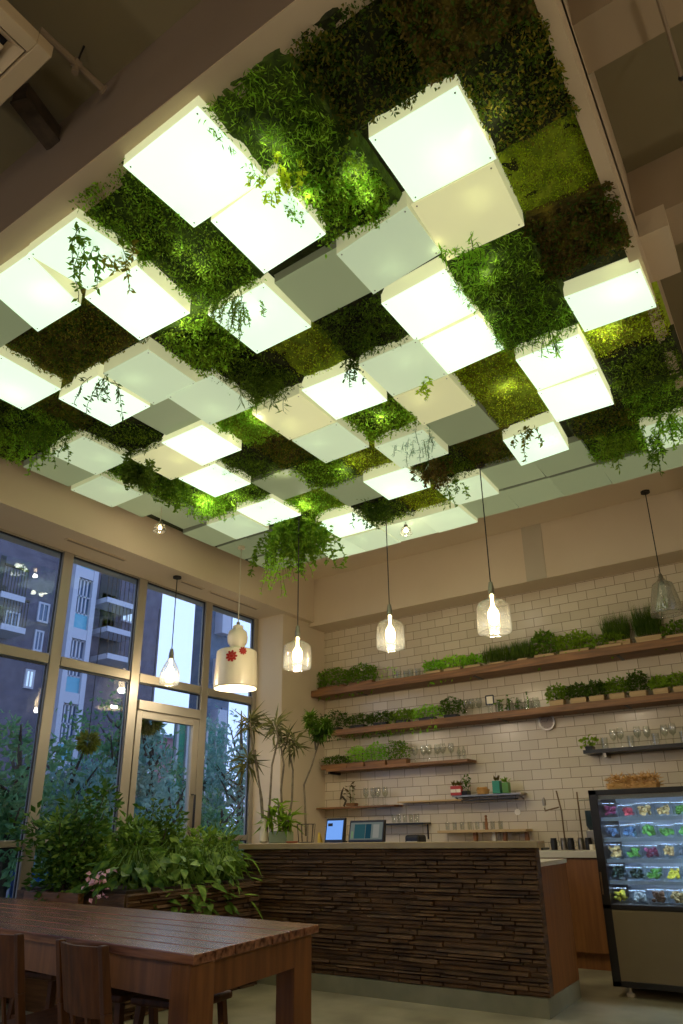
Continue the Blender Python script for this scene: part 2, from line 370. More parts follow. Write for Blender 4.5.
# ------------------------------------------------------------------ ceiling tray with boxes and moss
ZB = 4.13; KS = (ZB-1.2)/3.13
TYPES = {   # rows counted from the front beam; columns i=-7..3
 0:'GDGDLLGLGGG', 1:'DGLGGLGLGLG', 2:'GGGLPGLDPCG', 3:'DPGDPGGGLGG', 4:'PGCLGCLPLGL',
 5:'DGLGGPGCGLG', 6:'DGGDGGPDGLG', 7:'DPLGDLGGLGG', 8:'DDGLGGPDDGP', 9:'DDPPPPDDDDD'}
quads = {(0,0):[(122.8,164.5),(198,108.3),(266,177.7),(194.3,229)],(0,1):[(209.8,219.6),(275.7,175.7),(325,232.7),(264.9,275.2)],
(1,2):[(335.2,254.7),(408.4,206.4),(440,253),(374.7,294.2)],(2,1):[(370.2,137.8),(456,87),(498,157.8),(412.3,202.9)],
(2,2):[(412,205),(492.8,162.5),(525.4,225.7),(446.4,261)],(0,2):[(275,291),(341,251),(377.6,297),(311.7,328)],
(1,3):[(379.6,303.5),(446.4,269.8),(474.2,310.8),(417,341.5)],(1,4):[(418.6,343),(477,315),(504.4,348.8),(447.8,374.6)],
(3,4):[(563.5,296.6),(641,270),(655.8,306),(585.5,333)],(2,6):[(538.6,392.5),(597,372),(614.8,404.2),(556.2,422.3)],
(2,5):[(515,360),(579.6,334.7),(597,368),(538.6,391)],(1,7):[(503.5,440.8),(553,421.7),(569.4,449.6),(521,465.7)],
(-2,1):[(83.5,295),(137.6,268.8),(189,311),(140.6,342.6)],(-3,0):[(-25,262),(29,233),(80.5,304),(38,333)],(-2,0):[(28,253),(75,222),(137,262),(87.8,290.8)]}
quads[(-3,0)] = [(-16,284),(29,256),(80.5,304),(38,333)]
quads[(-2,0)] = [(28,253),(76,219),(137,258),(87.8,290.8)]
cents = {(-6,3):(90,457),(-7,3):(61,475),(-7,4):(107,493),(-4,3):(164,419.6),(-3,3):(211,402),(-4,4):(202,446),(-5,4):(170,463.5),(-2,4):(294,419),(-1,4):(345,395),(0,4):(404,369),(-5,5):(215,482),(-2,5):(331,444),(0,5):(435,403),(-7,6):(183,521),(-6,7):(238,527),(-5,7):(269,513),(-4,6):(286,490),(-4,2):(105,402),(-3,2):(151,380),(0,6):(462,431),(-1,6):(412,450)}
def gridc(i, j): return Vector(((-2.027+.477*i+.018*j)*KS, (1.783+.009*i+.489*j)*KS+.035*max(0, j-6), ZB))
EMAT = {}
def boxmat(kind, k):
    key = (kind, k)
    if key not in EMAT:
        c, s = {'L': ((232, 249, 232), .60), 'P': ((214, 226, 198), .44), 'C': ((232, 230, 188), .40), 'D': ((176, 186, 146), .24)}[kind]  # unlit D boxes also get a faint glow, with no lamp inside
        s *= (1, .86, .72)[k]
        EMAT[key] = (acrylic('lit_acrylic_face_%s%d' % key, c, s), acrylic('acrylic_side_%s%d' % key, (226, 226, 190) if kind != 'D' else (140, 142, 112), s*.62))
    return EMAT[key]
ROW = ['first', 'second', 'third', 'fourth', 'fifth', 'sixth', 'seventh', 'eighth', 'ninth', 'tenth']
CO = ['rightmost', 'second', 'third', 'fourth', 'fifth', 'sixth', 'seventh', 'eighth', 'ninth', 'tenth', 'eleventh']
def place_words(i, j):
    c = 3-i
    row = 'row nearest the front beam' if j == 0 else ('row nearest the tiled wall' if j == 9 else ROW[j]+' row from front beam')
    col = 'rightmost column' if c == 0 else ('leftmost column' if c == 10 else CO[c]+' column from right')
    return row+', '+col
def make_box(i, j, kind):
    if (i, j) in quads:
        W = [atz(x, y, ZB) for x, y in quads[(i, j)]]
        c = (W[0]+W[1]+W[2]+W[3])/4; u = (W[1]-W[0]+W[2]-W[3])/4; v = (W[3]-W[0]+W[2]-W[1])/4; z = ZB
    else:
        c = atz(*cents[(i, j)], ZB) if (i, j) in cents else gridc(i, j)
        a = random.uniform(-.03, .03); h = .222
        u = Vector((h*math.cos(a), h*math.sin(a), 0)); v = Vector((-h*math.sin(a), h*math.cos(a), 0))
    lift = 0
    if kind == 'D': lift = .05
    elif (i, j) not in quads: lift = random.uniform(-.008, .012)
    if (i, j) in ((0, 0), (2, 1), (3, 4)): lift = -.0
    desc = {'L': 'bright glowing white', 'P': 'softly lit pale', 'C': 'warm cream lit', 'D': 'unlit grey-green'}[kind]
    t = thing('acrylic_light_box', desc+' acrylic box, '+place_words(i, j), 'ceiling light box', (c.x, c.y, ZB+lift), group='square acrylic boxes of the ceiling grid')
    fm, sm = boxmat(kind, random.choice((0, 0, 1, 1, 2)) if kind != 'L' else random.choice((0, 0, 1)))
    H = .095 if kind != 'D' else .05
    top = 4.235-(ZB+lift)
    H = max(top, .04)
    def q(s, z): return [(-u-v)*s+Vector((0,0,z)), (u-v)*s+Vector((0,0,z)), (u+v)*s+Vector((0,0,z)), (-u+v)*s+Vector((0,0,z))]
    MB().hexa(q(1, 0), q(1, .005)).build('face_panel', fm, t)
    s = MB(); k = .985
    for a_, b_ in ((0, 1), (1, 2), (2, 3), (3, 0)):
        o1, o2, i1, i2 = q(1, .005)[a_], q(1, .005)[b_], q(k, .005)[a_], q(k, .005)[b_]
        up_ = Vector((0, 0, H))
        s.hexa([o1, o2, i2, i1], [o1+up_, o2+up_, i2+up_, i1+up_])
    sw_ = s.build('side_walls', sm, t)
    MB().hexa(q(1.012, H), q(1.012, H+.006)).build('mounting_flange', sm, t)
    if kind != 'D':
        a_ = random.uniform(0, 2*PI); e_ = {'L': .62, 'P': .26, 'C': .30}[kind]
        off = u*math.cos(a_)*.5+v*math.sin(a_)*.5
        l = bpy.data.lights.new('box_lamp', 'POINT'); l.energy = e_; l.color = (.94, 1, .86); l.shadow_soft_size = .02
        o = bpy.data.objects.new('box_lamp', l); COL.objects.link(o); o.location = (c.x+off.x, c.y+off.y, ZB+lift+H-.015)
    if kind != 'D' and j < 7:
        sc = MB()
        for e, g in ((-.9, -.9), (.9, -.9), (.9, .9), (-.9, .9)):
            p = u*e+v*g; sc.lathe([(.0045, -.002), (.0045, 0)], (p.x, p.y, 0), n=8, cap0=True)
        sc.build('corner_screws', STEEL, sw_)
    return t

# moss panels
KINDS = {(-1,0):'fine',(1,0):'fern',(2,0):'mix',(3,0):'brown',(-4,1):'olive',(-3,1):'olive',(-1,1):'fine',(1,1):'bushy',(3,1):'mix',
 (-6,2):'fine',(-5,2):'olive',(-7,2):'fine',(-2,2):'bushy',(3,2):'lime',(-5,3):'dark',(-2,3):'dark',(-1,3):'lime2',(0,3):'dark',(2,3):'fern',(3,3):'brown',
 (-6,4):'fine',(-3,4):'bright',(2,4):'fern',(-6,5):'fine',(-4,5):'dark',(-3,5):'olive',(-1,5):'bushy',(1,5):'gold',(3,5):'gold',(-6,6):'bright',(-5,6):'fine',
 (-3,6):'bushy',(-2,6):'gold',(1,6):'lime2',(3,6):'dark',(-4,7):'bright',(-1,7):'dark',(0,7):'olive',(2,7):'mix',(3,7):'fine',(-5,8):'bushy',(-3,8):'dark',(-2,8):'gold',(2,8):'fine',
 (-7,0):'dark',(-5,0):'dark',(-6,1):'dark',(-1,2):'fine'}
KD = {'fine': ('mid', 'L_MID', 2600, .020, .009, .07, 'feathery mid-green'), 'fern': ('mid', 'L_MID', 2000, .034, .007, .10, 'ferny fresh green'),
      'mix': ('dark', 'L_DARK', 2400, .020, .011, .06, 'dark round-leaved green'), 'brown': ('olive', 'L_BROWN', 2800, .021, .013, .06, 'brownish small-leaved'),
      'olive': ('olive', 'L_DARK', 2800, .018, .009, .05, 'olive brown mossy'), 'bushy': ('mid', 'L_MID', 2400, .024, .013, .09, 'bushy bright-edged green'),
      'lime': ('lime', 'L_LIME', 3000, .010, .006, .02, 'smooth lime moss'), 'lime2': ('lime', 'L_OLI', 1700, .014, .008, .04, 'yellow-green mossy'),
      'dark': ('dark', 'L_DARK', 2600, .022, .008, .08, 'dark shaggy green'), 'bright': ('lime', 'L_BRI', 2400, .020, .012, .06, 'bright lime-green leafy'),
      'gold': ('lime', 'L_OLI', 2600, .014, .010, .05, 'golden green small-leaved')}
CELLW = .49
def panel_mesh(kind, seed):
    bed, lm, n, ll, lw, depth, _ = KD[kind]
    rs = random.Random(seed); N_ = 22; h = CELLW/2*1.04
    def hgt(x, y):
        v = noise2(x*1.6, y*1.6, seed)*.5+.5
        v2 = noise2(x*4.3+2, y*4.1, seed*1.7)*.5+.5
        return -(v*.65+v2*.35)*depth*1.25
    b = MB()
    for a in range(N_+1):
        for c in range(N_+1):
            x = -h+2*h*a/N_; y = -h+2*h*c/N_
            e = min(1, (h-abs(x))/.03+.25, (h-abs(y))/.03+.25)
            b.v.append((x, y, hgt(x, y)*e+rs.uniform(-.004, .004)))
    for a in range(N_):
        for c in range(N_):
            i = a*(N_+1)+c; b.f.append((i, i+1, i+N_+2, i+N_+1))
    b.smooth = True
    hl = .232; P = RNG.uniform(-hl, hl, size=(n, 2))
    # clumping
    cl = RNG.uniform(-hl, hl, size=(26, 2)); pick = RNG.integers(0, 26, n); k = RNG.random(n) < .6
    P[k] = np.clip(cl[pick[k]]+RNG.normal(scale=.032, size=(k.sum(), 2)), -hl, hl)
    Z = np.array([hgt(x, y) for x, y in P])-RNG.random(n)*depth*.6
    D = np.c_[RNG.normal(size=(n, 2))*.75, -np.abs(RNG.normal(size=n))*.6-.1]
    P3 = np.c_[P, Z]
    return b, P3, D, ll*RNG.uniform(.6, 1.4, n), lw*RNG.uniform(.7, 1.3, n), bed, lm
PROTO = {}
LM = dict(L_MID=L_MID, L_DARK=L_DARK, L_BRI=L_BRI, L_LIME=L_LIME, L_OLI=L_OLI, L_BROWN=L_BROWN)
ACC = {'fine': L_BRI, 'fern': L_BRI, 'mix': L_OLI, 'brown': L_DARK, 'olive': L_OLI, 'bushy': L_BRI, 'lime': L_OLI, 'lime2': L_LIME, 'dark': L_MID, 'bright': L_MID, 'gold': L_LIME}
def make_panel(i, j, kind):
    c = gridc(i, j); z = 4.246
    t = None
    if len(PROTO.get(kind, [])) >= 3:
        t = copy_tree(random.choice(PROTO[kind]))
        t.rotation_euler = (0, 0, PI/2*random.randrange(4)); t.location = (c.x, c.y, z)
    else:
        t = empty('moss_panel', (c.x, c.y, z))
        b, P3, D, l, w, bed, lm = panel_mesh(kind, 3.1+random.random()*40)
        b.build('moss_bed', BED[bed], t)
        k = RNG.random(len(P3)) < .68
        tag(npleaves('foliage', P3[k], D[k], l[k], w[k], LM[lm], t), kind='stuff')
        tag(npleaves('leaf_tips', P3[~k]-np.array([0, 0, .008]), D[~k], l[~k]*1.1, w[~k], ACC[kind], t), kind='stuff')
        PROTO.setdefault(kind, []).append(t)
    return tag(t, KD[kind][6]+' ceiling plant panel, '+place_words(i, j), 'moss panel', 'planted squares of the ceiling grid')
# dark tray board above the moss
struct(MB().box(-5.21, -.318, 1.513, 6.13, 4.24, 4.27), 'ceiling_tray', BED['dark'])
for j, rowt in TYPES.items():
    for k, ch in enumerate(rowt):
        i = k-7
        if ch == 'G': make_panel(i, j, KINDS.get((i, j), 'fine'))
        else: make_box(i, j, ch)

# trailing plants hanging out of the grid
def trailing(name, label, x, y, z, n, ln, spread, leaf, lw, lmat, dens=26, stemmat=L_DARK, droop=1.0, cat='hanging plant', ball=0, seed=0):
    rs = random.Random(seed+int(x*100)+int(y*37)); t = thing(name, label, cat, (x, y, z))
    st = MB(); P = []; D = []; Ls = []
    for s in range(n):
        a = rs.uniform(0, 2*PI); r = abs(rs.gauss(0, .55))*spread*.5
        L_ = ln*rs.uniform(.45, 1); p = Vector((math.cos(a)*r, math.sin(a)*r, .02)); d = Vector((math.cos(a)*.8, math.sin(a)*.8, -.5*droop)); pts = [p.copy()]
        ns = 7
        for q in range(ns):
            d = (d+Vector((rs.gauss(0, .25), rs.gauss(0, .25), -.55*droop))).normalized(); p = p+d*L_/ns; pts.append(p.copy())
            for e in range(max(1, dens//ns)):
                P.append(tuple(pts[-2].lerp(p, rs.random()))); D.append((rs.gauss(0, 1)+d.x, rs.gauss(0, 1)+d.y, rs.gauss(-.4, .6))); Ls.append(leaf*1.25*rs.uniform(.6, 1.2))
        st.tube(pts, [.0022]*len(pts), n=4, cap=False)
    st.build('stems', stemmat, t, smooth=False)
    if ball:
        for s in range(ball):
            v = Vector((rs.gauss(0, 1), rs.gauss(0, 1), rs.gauss(-.6, .7))).normalized()*rs.uniform(.3, 1); P.append((v.x*spread*.5, v.y*spread*.5, v.z*spread*.35)); D.append(tuple(v)); Ls.append(leaf*rs.uniform(.7, 1.2))
    Ls = np.array(Ls)
    tag(npleaves('leaves', np.array(P), np.array(D), Ls, Ls*lw, lmat, t), kind='stuff')
    return t
def tr(px, py, z, *a, **k):
    p = atz(px, py, z); return lambda name, label: trailing(name, label, p.x, p.y, p.z, *a, **k)
tr(92, 236, 4.13, 9, .32, .26, .036, .42, L_MID, dens=24)('trailing_vine', 'light trailing vine falling over the bright boxes by the left beam')
tr(122, 252, 4.13, 5, .24, .16, .034, .42, L_OLI, dens=24)('trailing_vine', 'sparse leafy sprigs at the corner of a bright box beside the vine')
tr(240, 300, 4.13, 22, .26, .34, .02, .35, L_MID, dens=36)('trailing_vine', 'fine feathery vine spilling across a white box left of centre')
tr(105, 380, 4.13, 8, .30, .26, .036, .35, L_DARK, dens=20)('trailing_vine', 'dark twiggy vine dangling over a white box near the left edge')
tr(262, 378, 4.16, 34, .22, .30, .06, .13, L_DARK, dens=14)('trailing_grass', 'dark strap-leaved tuft hanging at the middle of the ceiling')
tr(352, 366, 4.15, 14, .2, .22, .02, .5, L_DARK, dens=22)('trailing_vine', 'small dark sprig hanging over a white box right of the strap-leaved tuft')
tr(50, 430, 4.15, 22, .28, .45, .03, .45, L_MID, dens=24)('trailing_fern', 'loose green foliage hanging at the far left edge of the ceiling')
tr(28, 446, 4.15, 12, .26, .3, .03, .5, L_BRI, dens=22)('trailing_fern', 'bright leaf sprays at the very left, below the dark moss')
tr(140, 468, 4.15, 26, .22, .34, .042, .62, L_DARK, dens=22, ball=260)('hanging_bush', 'dark round-leaved bush bulging from the left part of the ceiling')
tr(175, 484, 4.15, 22, .25, .3, .034, .6, L_MID, dens=26, ball=200)('hanging_bush', 'mid-green leafy bush right beside the dark round-leaved bush')
tr(212, 505, 4.15, 22, .22, .34, .028, .45, L_BRI, dens=26, ball=160)('hanging_bush', 'pale bright green feathery bush between boxes above the small spotlight')
tr(300, 528, 4.12, 60, .46, .66, .05, .55, L_MID, dens=40, ball=900)('hanging_bush', 'large bright green bush hanging lowest, above the first glass pendant')
tr(285, 540, 4.1, 24, .66, .34, .04, .45, L_BRI, dens=34)('trailing_vine', 'long thin sprays trailing below the large bright bush')
tr(418, 440, 4.15, 22, .2, .34, .034, .12, L_OUT2, dens=24)('trailing_fern', 'grey-green ferny spray crossing a pale box right of centre')
tr(432, 466, 4.13, 34, .2, .36, .034, .45, L_BROWN, dens=22, ball=160)('hanging_bush', 'brownish dark shaggy tuft hanging beside the pendant cord')
tr(452, 486, 4.12, 10, .26, .3, .036, .4, L_MID, dens=20)('trailing_vine', 'thin green sprigs over the pale box under the brownish tuft')
tr(375, 508, 4.13, 30, .24, .44, .036, .4, L_DARK, dens=20, ball=200)('hanging_bush', 'dark drooping tuft over the second glass pendant cord')
tr(528, 432, 4.1, 7, .22, .16, .036, .45, L_OLI, dens=20)('trailing_vine', 'small yellow-green sprig hanging in front of a white box on the right')
tr(468, 254, 4.12, 20, .14, .3, .04, .2, L_BRI, dens=14)('trailing_grass', 'fresh grass fringe under the cream box near the top')
tr(553, 335, 4.12, 14, .16, .22, .05, .14, L_BRI, dens=12)('trailing_grass', 'bright grass blades falling between the two white boxes at right')
tr(612, 440, 4.12, 24, .22, .34, .034, .3, L_MID, dens=22)('trailing_fern', 'loose hanging foliage along the far right edge of the grid')
tr(668, 420, 4.12, 22, .3, .34, .04, .35, L_BRI, dens=22)('trailing_fern', 'light leafy sprays over a pale box at the right edge of the picture')
tr(648, 440, 4.12, 12, .34, .2, .036, .35, L_MID, dens=22)('trailing_vine', 'thin hanging strands left of the light leafy sprays')
tr(428, 384, 4.12, 5, .14, .1, .03, .5, L_LIME, dens=14)('trailing_vine', 'tiny lime sprig at the corner of the cream box')
tr(352, 190, 4.15, 22, .12, .3, .02, .4, L_BRI, dens=22)('trailing_fern', 'bright leaf edge beside the large upper white box')
tr(274, 182, 4.14, 18, .12, .2, .022, .6, L_LIME, dens=22)('trailing_fern', 'glowing lime leaves at the corner between the two upper-left boxes')

# small unseen lamps added in the grid gaps to make the moss glow
def moss_fill(x, y, z, e, c=(1, .97, .72), r=.03):
    l = bpy.data.lights.new('grid_lamp', 'POINT'); l.energy = e; l.color = c; l.shadow_soft_size = r
    o = bpy.data.objects.new('grid_lamp', l); COL.objects.link(o); o.location = (x, y, z); return o
for px, py, e in ((292, 192, .8), (352, 190, .7), (268, 160, .4), (450, 245, .6), (250, 420, 1.6), (190, 322, .9), (480, 330, .7), (505, 388, .5), (605, 332, .9), (300, 510, 1.3), (208, 500, 1.2), (226, 448, .6), (390, 415, .5), (478, 120, .35), (150, 300, .4), (240, 500, .6), (285, 475, .4), (600, 395, .3), (190, 260, .35), (500, 270, .35), (350, 470, .5)):
    p = atz(px, py, 4.14)
    for k_ in range(3):
        a_ = random.uniform(0, 2*PI); moss_fill(p.x+math.cos(a_)*.08, p.y+math.sin(a_)*.08, 4.142, e*.34, r=.03)

# ------------------------------------------------------------------ ceiling services
t = thing('ceiling_air_diffuser', 'cream square four-way air diffuser in the top left corner', 'air vent', (-2.55, .66, 4.42))
f = MB()
hx, hy = .37, .36
f.box(-hx, hx, -hy, -hy+.07, -.02, .05); f.box(-hx, hx, hy-.07, hy, -.02, .05); f.box(-hx, -hx+.07, -hy+.07, hy-.07, -.02, .05); f.box(hx-.07, hx, -hy+.07, hy-.07, -.02, .05)
f.build('frame', VENTW, t, bevel=.004)
MB().box(-hx+.02, hx-.02, -hy+.02, hy-.02, .05, .07).build('plenum', BLACKP, t)
v = MB()
for r in (.285, .225, .165, .105, .05):
    for a, b in (((-r, -r), (r, -r)), ((r, -r), (r, r)), ((r, r), (-r, r)), ((-r, r), (-r, -r))):
        A_ = Vector((*a, 0)); B_ = Vector((*b, 0)); ins = .82
        v.add([A_, B_, Vector((b[0]*ins, b[1]*ins, .045)), Vector((a[0]*ins, a[1]*ins, .045))], [(0, 1, 2, 3)])
vo = v.build('louvres', VENTW, t); so = vo.modifiers.new('s', 'SOLIDIFY'); so.thickness = .004
a_ = atz(40, 30, 4.6); b_ = atz(104, 90, 4.6)
t = thing('sprinkler_pipe', 'grey-beige jointed pipe under the ceiling beside the air diffuser', 'pipe', (a_.x, a_.y, 4.6))
d_ = b_-a_
MB().tube([(0, 0, 0), tuple(d_)], .016).build('pipe', PIPE, t)
mm = MB(); c_ = d_*.55; mm.tube([tuple(d_*.5), tuple(d_*.6)], .025); mm.tube([tuple(c_), tuple(c_+Vector((0, 0, -.06)))], .016); mm.build('joint', PIPE, t)
mm = MB(); mm.tube([tuple(d_*.97), tuple(d_)], .026); mm.build('flange', PIPE, t)
MB().tube([tuple(c_), tuple(c_+Vector((.02, .01, .12)))], .005).build('hanger_rod', BLACKP, t)
a_ = atz(20, 92, 4.62); b_ = atz(56, 140, 4.62)
t = thing('ceiling_channel', 'dark steel channel under the ceiling left of the beam', 'beam', (a_.x, a_.y, 4.62))
d_ = b_-a_; MB().bar((0, 0, 0), tuple(d_), .08, .1).build('channel', BARKD, t); MB().bar((0, 0, -.05), tuple(d_+Vector((0, 0, -.05))), .1, .012).build('lower_flange', BARKD, t)
a_ = atz(656, -8, 4.5); b_ = atz(684, 86, 4.5)
t = thing('conduit_pipe', 'thin pale conduit hanging across the right ceiling bay', 'pipe', (a_.x, a_.y, 4.5))
d_ = b_-a_; MB().tube([(0, 0, 0), tuple(d_*1.3)], .009).build('pipe', PIPE, t)
MB().tube([tuple(d_*.9+Vector((0, 0, .0))), tuple(d_*.9+Vector((0, 0, .3)))], .006).build('hanger_rod', BLACKP, t)
MB().blob(tuple(d_*.9), .016).build('clip', BLACKP, t)

# ------------------------------------------------------------------ pendants
BULB = emat('warm_bulb', (255, 222, 170), 14)
FILA = emat('hot_filament', (255, 238, 205), 60)
def bulb_light(p, e, r=.04):
    l = bpy.data.lights.new('bulb_light', 'POINT'); l.energy = e; l.color = (1, .87, .68); l.shadow_soft_size = r
    o = bpy.data.objects.new('bulb_light', l); COL.objects.link(o); o.location = p
def glass_pendant(x, y, ztop, zbot, h, r, label, lit=True, shape='bottle'):
    t = thing('glass_pendant_lamp', label, 'pendant lamp', (x, y, zbot))
    zt = ztop-zbot
    MB().lathe([(.0, zt), (.045, zt), (.045, zt-.02), (.0, zt-.025)], n=16).build('ceiling_rose', CORD, t)
    MB().tube([(0, 0, h+.05), (0, 0, zt-.02)], .005).build('cord', CORD, t)
    MB().lathe([(0, h+.06), (.016, h+.055), (.02, h+.03), (.026, h+.0), (.024, h-.05), (0, h-.055)], n=16).build('socket', STEEL, t)
    if shape == 'bottle': pr = [(.020, h), (.024, h*.80), (.04, h*.74), (r*.70, h*.68), (r*.93, h*.61), (r, h*.52), (r, h*.08), (r*.97, 0)]
    elif shape == 'tear': pr = [(.020, h), (.028, h*.84), (.045, h*.72), (r*.72, h*.55), (r*.95, h*.36), (r, h*.2), (r*.93, 0)]
    else: pr = [(.03, h), (.045, h*.93), (r*.62, h*.85), (r*.8, h*.5), (r, h*.06), (r*.99, 0)]
    g = MB().lathe(pr, n=28).build('glass_shade', LAMPGLASS if lit else LAMPCLEAR, t); s = g.modifiers.new('s', 'SOLIDIFY'); s.thickness = .004
    MB().lathe([(r*.965, -.004), (r*1.01, -.004), (r*1.01, .006), (r*.965, .006)], n=28).build('rim', GLASS, g)
    bb = MB().lathe([(.012, h-.05), (.014, h*.62), (.022, h*.56), (.040, h*.48), (.048, h*.38), (.042, h*.24), (.020, h*.16), (0, h*.145)], n=18).build('bulb', BULB if lit else LAMPGLASS, t)
    if lit: bulb_light((x, y, zbot+h*.10), 17)
    return t
def pend(top, bot, zc, h_px, *a, **k):
    p = atz(*top, zc)
    # drop a vertical from the ceiling point; bottom height from the picture row
    v = ray(*bot); D = math.hypot(p.x, p.y); zb = 1.2+v[2]/math.hypot(v[0], v[1])*D
    zt = 0
    v2 = ray(bot[0], bot[1]-h_px); zt = 1.2+v2[2]/math.hypot(v2[0], v2[1])*D
    return p, zb, zt-zb
for top, bot, zc, hp, r, label, lit, shp in (
    ((177.3, 576.7), (169.5, 684), 3.84, 30, .10, 'lit glass pendant with teardrop shade hanging in front of the windows', True, 'tear'),
    ((299, 512), (299.6, 668), 4.2, 36, .125, 'lit glass pendant between the white ceramic lamp and the herb shelf', True, 'bottle'),
    ((385.8, 512.5), (392, 648), 4.2, 38, .13, 'lit glass pendant in front of the left part of the top herb shelf', True, 'bottle'),
    ((479.5, 464.2), (497, 632), 4.2, 44, .135, 'lit glass pendant at right, before the middle of the top shelf', True, 'bottle'),
    ((645, 491.5), (670, 614), 4.45, 36, .15, 'unlit clear glass pendant with flared shade at the right edge', False, 'bell')):
    p, zb, h = pend(top, bot, zc, hp)
    glass_pendant(p.x, p.y, zc, zb, h, r*(1.0), label, lit, shp)
# globe lamps added out of view to brighten the walls and ceiling
for k_, (x_, y_, z_) in enumerate(((1.9, 1.2, 2.9), (1.9, 4.2, 2.9), (-.6, -1.6, 2.9), (-3.6, -.9, 2.9), (1.8, -1.9, 2.9))):
    t = thing('globe_pendant_lamp', ['white globe pendant over the right side, nearer the viewpoint', 'white globe pendant over the right side before the fridge', 'white globe pendant behind the viewpoint, centre', 'white globe pendant behind the viewpoint by the windows', 'white globe pendant behind the viewpoint at the right wall'][k_], 'pendant lamp', (x_, y_, z_), group='globe pendants of the front room')
    top_ = 4.72 if y_ < 1.3 else 5.0
    MB().tube([(0, 0, .13), (0, 0, top_-z_)], .005).build('cord', CORD, t); MB().lathe([(0, .17), (.04, .165), (.04, .12), (0, .115)], n=14).build('socket', STEEL, t)
    MB().blob((0, 0, 0), .13, 20, 14).build('globe', emat('globe_glass_%d' % k_, (255, 226, 180), 3.0), t)
    l = bpy.data.lights.new('globe_light', 'POINT'); l.energy = 26; l.color = (1, .89, .73); l.shadow_soft_size = .14
    o = bpy.data.objects.new('globe_light', l); COL.objects.link(o); o.location = (x_, y_, z_-.30)
# white ceramic lamp
p, zb, h = pend((241.5, 545), (239, 689), 4.2, 66)

t = thing('ceramic_pendant_lamp', 'large white ceramic bottle-shaped pendant lamp with red flower painting', 'pendant lamp', (p.x, p.y, zb))
k = h/.80
MB().lathe([(0, .02+4.2-zb-.02), (.04, 4.2-zb-.02), (.04, 4.2-zb-.045), (0, 4.2-zb-.05)], n=16).build('ceiling_rose', CERAM, t)
MB().tube([(0, 0, h-.02), (0, 0, 4.2-zb-.02)], .005).build('cord', CORDW, t)
R_ = h*.315
prof = [(R_*1.0, 0), (R_*1.02, h*.03), (R_*.94, h*.50), (R_*.93, h*.545), (R_*.86, h*.565), (R_*.40, h*.575), (R_*.34, h*.60), (R_*.36, h*.64), (R_*.46, h*.70), (R_*.48, h*.78), (R_*.42, h*.86), (R_*.26, h*.90), (R_*.24, h*.95), (R_*.10, h*.97)]
b = MB().lathe(prof, n=40).build('ceramic_shade', CERAM, t); s = b.modifiers.new('s', 'SOLIDIFY'); s.thickness = .012; s.offset = -1
MB().lathe([(.02, h*.96), (.018, h*1.01), (0, h*1.02)], n=14).build('cord_cap', STEEL, t)
MB().blob((0, 0, h*.2), (.055, .055, .07), 14, 10).build('bulb', BULB, t)
bulb_light((p.x, p.y, zb+.04), 12)
toc = Vector((-p.x, -p.y, 0)).normalized(); sd = Vector((-toc.y, toc.x, 0))
def flower(cx_, cz_, s_):
    fm_ = MB()
    ang0 = math.atan2(toc.y, toc.x)
    def onsurf(a, z, off=.004):
        rr = R_*(1.02-.08*(z/(h*.5)))+off; th = ang0+a/rr
        return Vector((math.cos(th)*rr, math.sin(th)*rr, z))
    for k_ in range(9):
        a = 2*PI*k_/9; dx, dz = math.cos(a), math.sin(a)
        c0 = (cx_+dx*s_*.6, cz_+dz*s_*.6); w_ = s_*.22; l_ = s_*.42
        pts = [onsurf(c0[0]+dx*l_*u_-dz*w_*v_, c0[1]+dz*l_*u_+dx*w_*v_) for u_, v_ in ((-1, 0), (-.2, -1), (.7, -.8), (1, 0), (.7, .8), (-.2, 1))]
        fm_.add(pts, [(0, 1, 2, 3, 4, 5)])
    pts = [onsurf(cx_+math.cos(a)*s_*.3, cz_+math.sin(a)*s_*.3) for a in [2*PI*q/8 for q in range(8)]]
    fm_.add(pts, [tuple(range(8))]); return fm_
fm = flower(-.055, h*.42, .062); fm2 = flower(.06, h*.50, .042); fm.add(fm2.v, fm2.f)
fo = fm.build('red_flower_painting', REDP, t)
# small halogen spots
for (px, py, zz, lab) in ((160, 527, 3.97, 'small crystal-glass spotlight under the left of the plant grid'), (406, 530, 4.05, 'small glowing crystal-glass spotlight near the back of the plant grid')):
    q = atz(px, py, zz)
    t = thing('crystal_spotlight', lab, 'spotlight', (q.x, q.y, zz))
    MB().tube([(0, 0, .05), (0, 0, .24)], .004).build('cord', CORDW, t)
    MB().lathe([(0, .06), (.02, .055), (.022, .02), (0, .015)], n=14).build('socket', STEEL, t)
    g = MB().lathe([(.022, .03), (.045, .015), (.05, -.005), (.035, -.018), (.055, -.03), (.06, -.045)], n=20).build('glass_shade', LAMPGLASS, t)
    g.modifiers.new('s', 'SOLIDIFY').thickness = .004
    MB().blob((0, 0, -.005), .018, 10, 8).build('bulb', FILA if px > 300 else BULB, t)
    bulb_light((q.x, q.y, zz-.07), 2.5 if px > 300 else 1.5, .02)

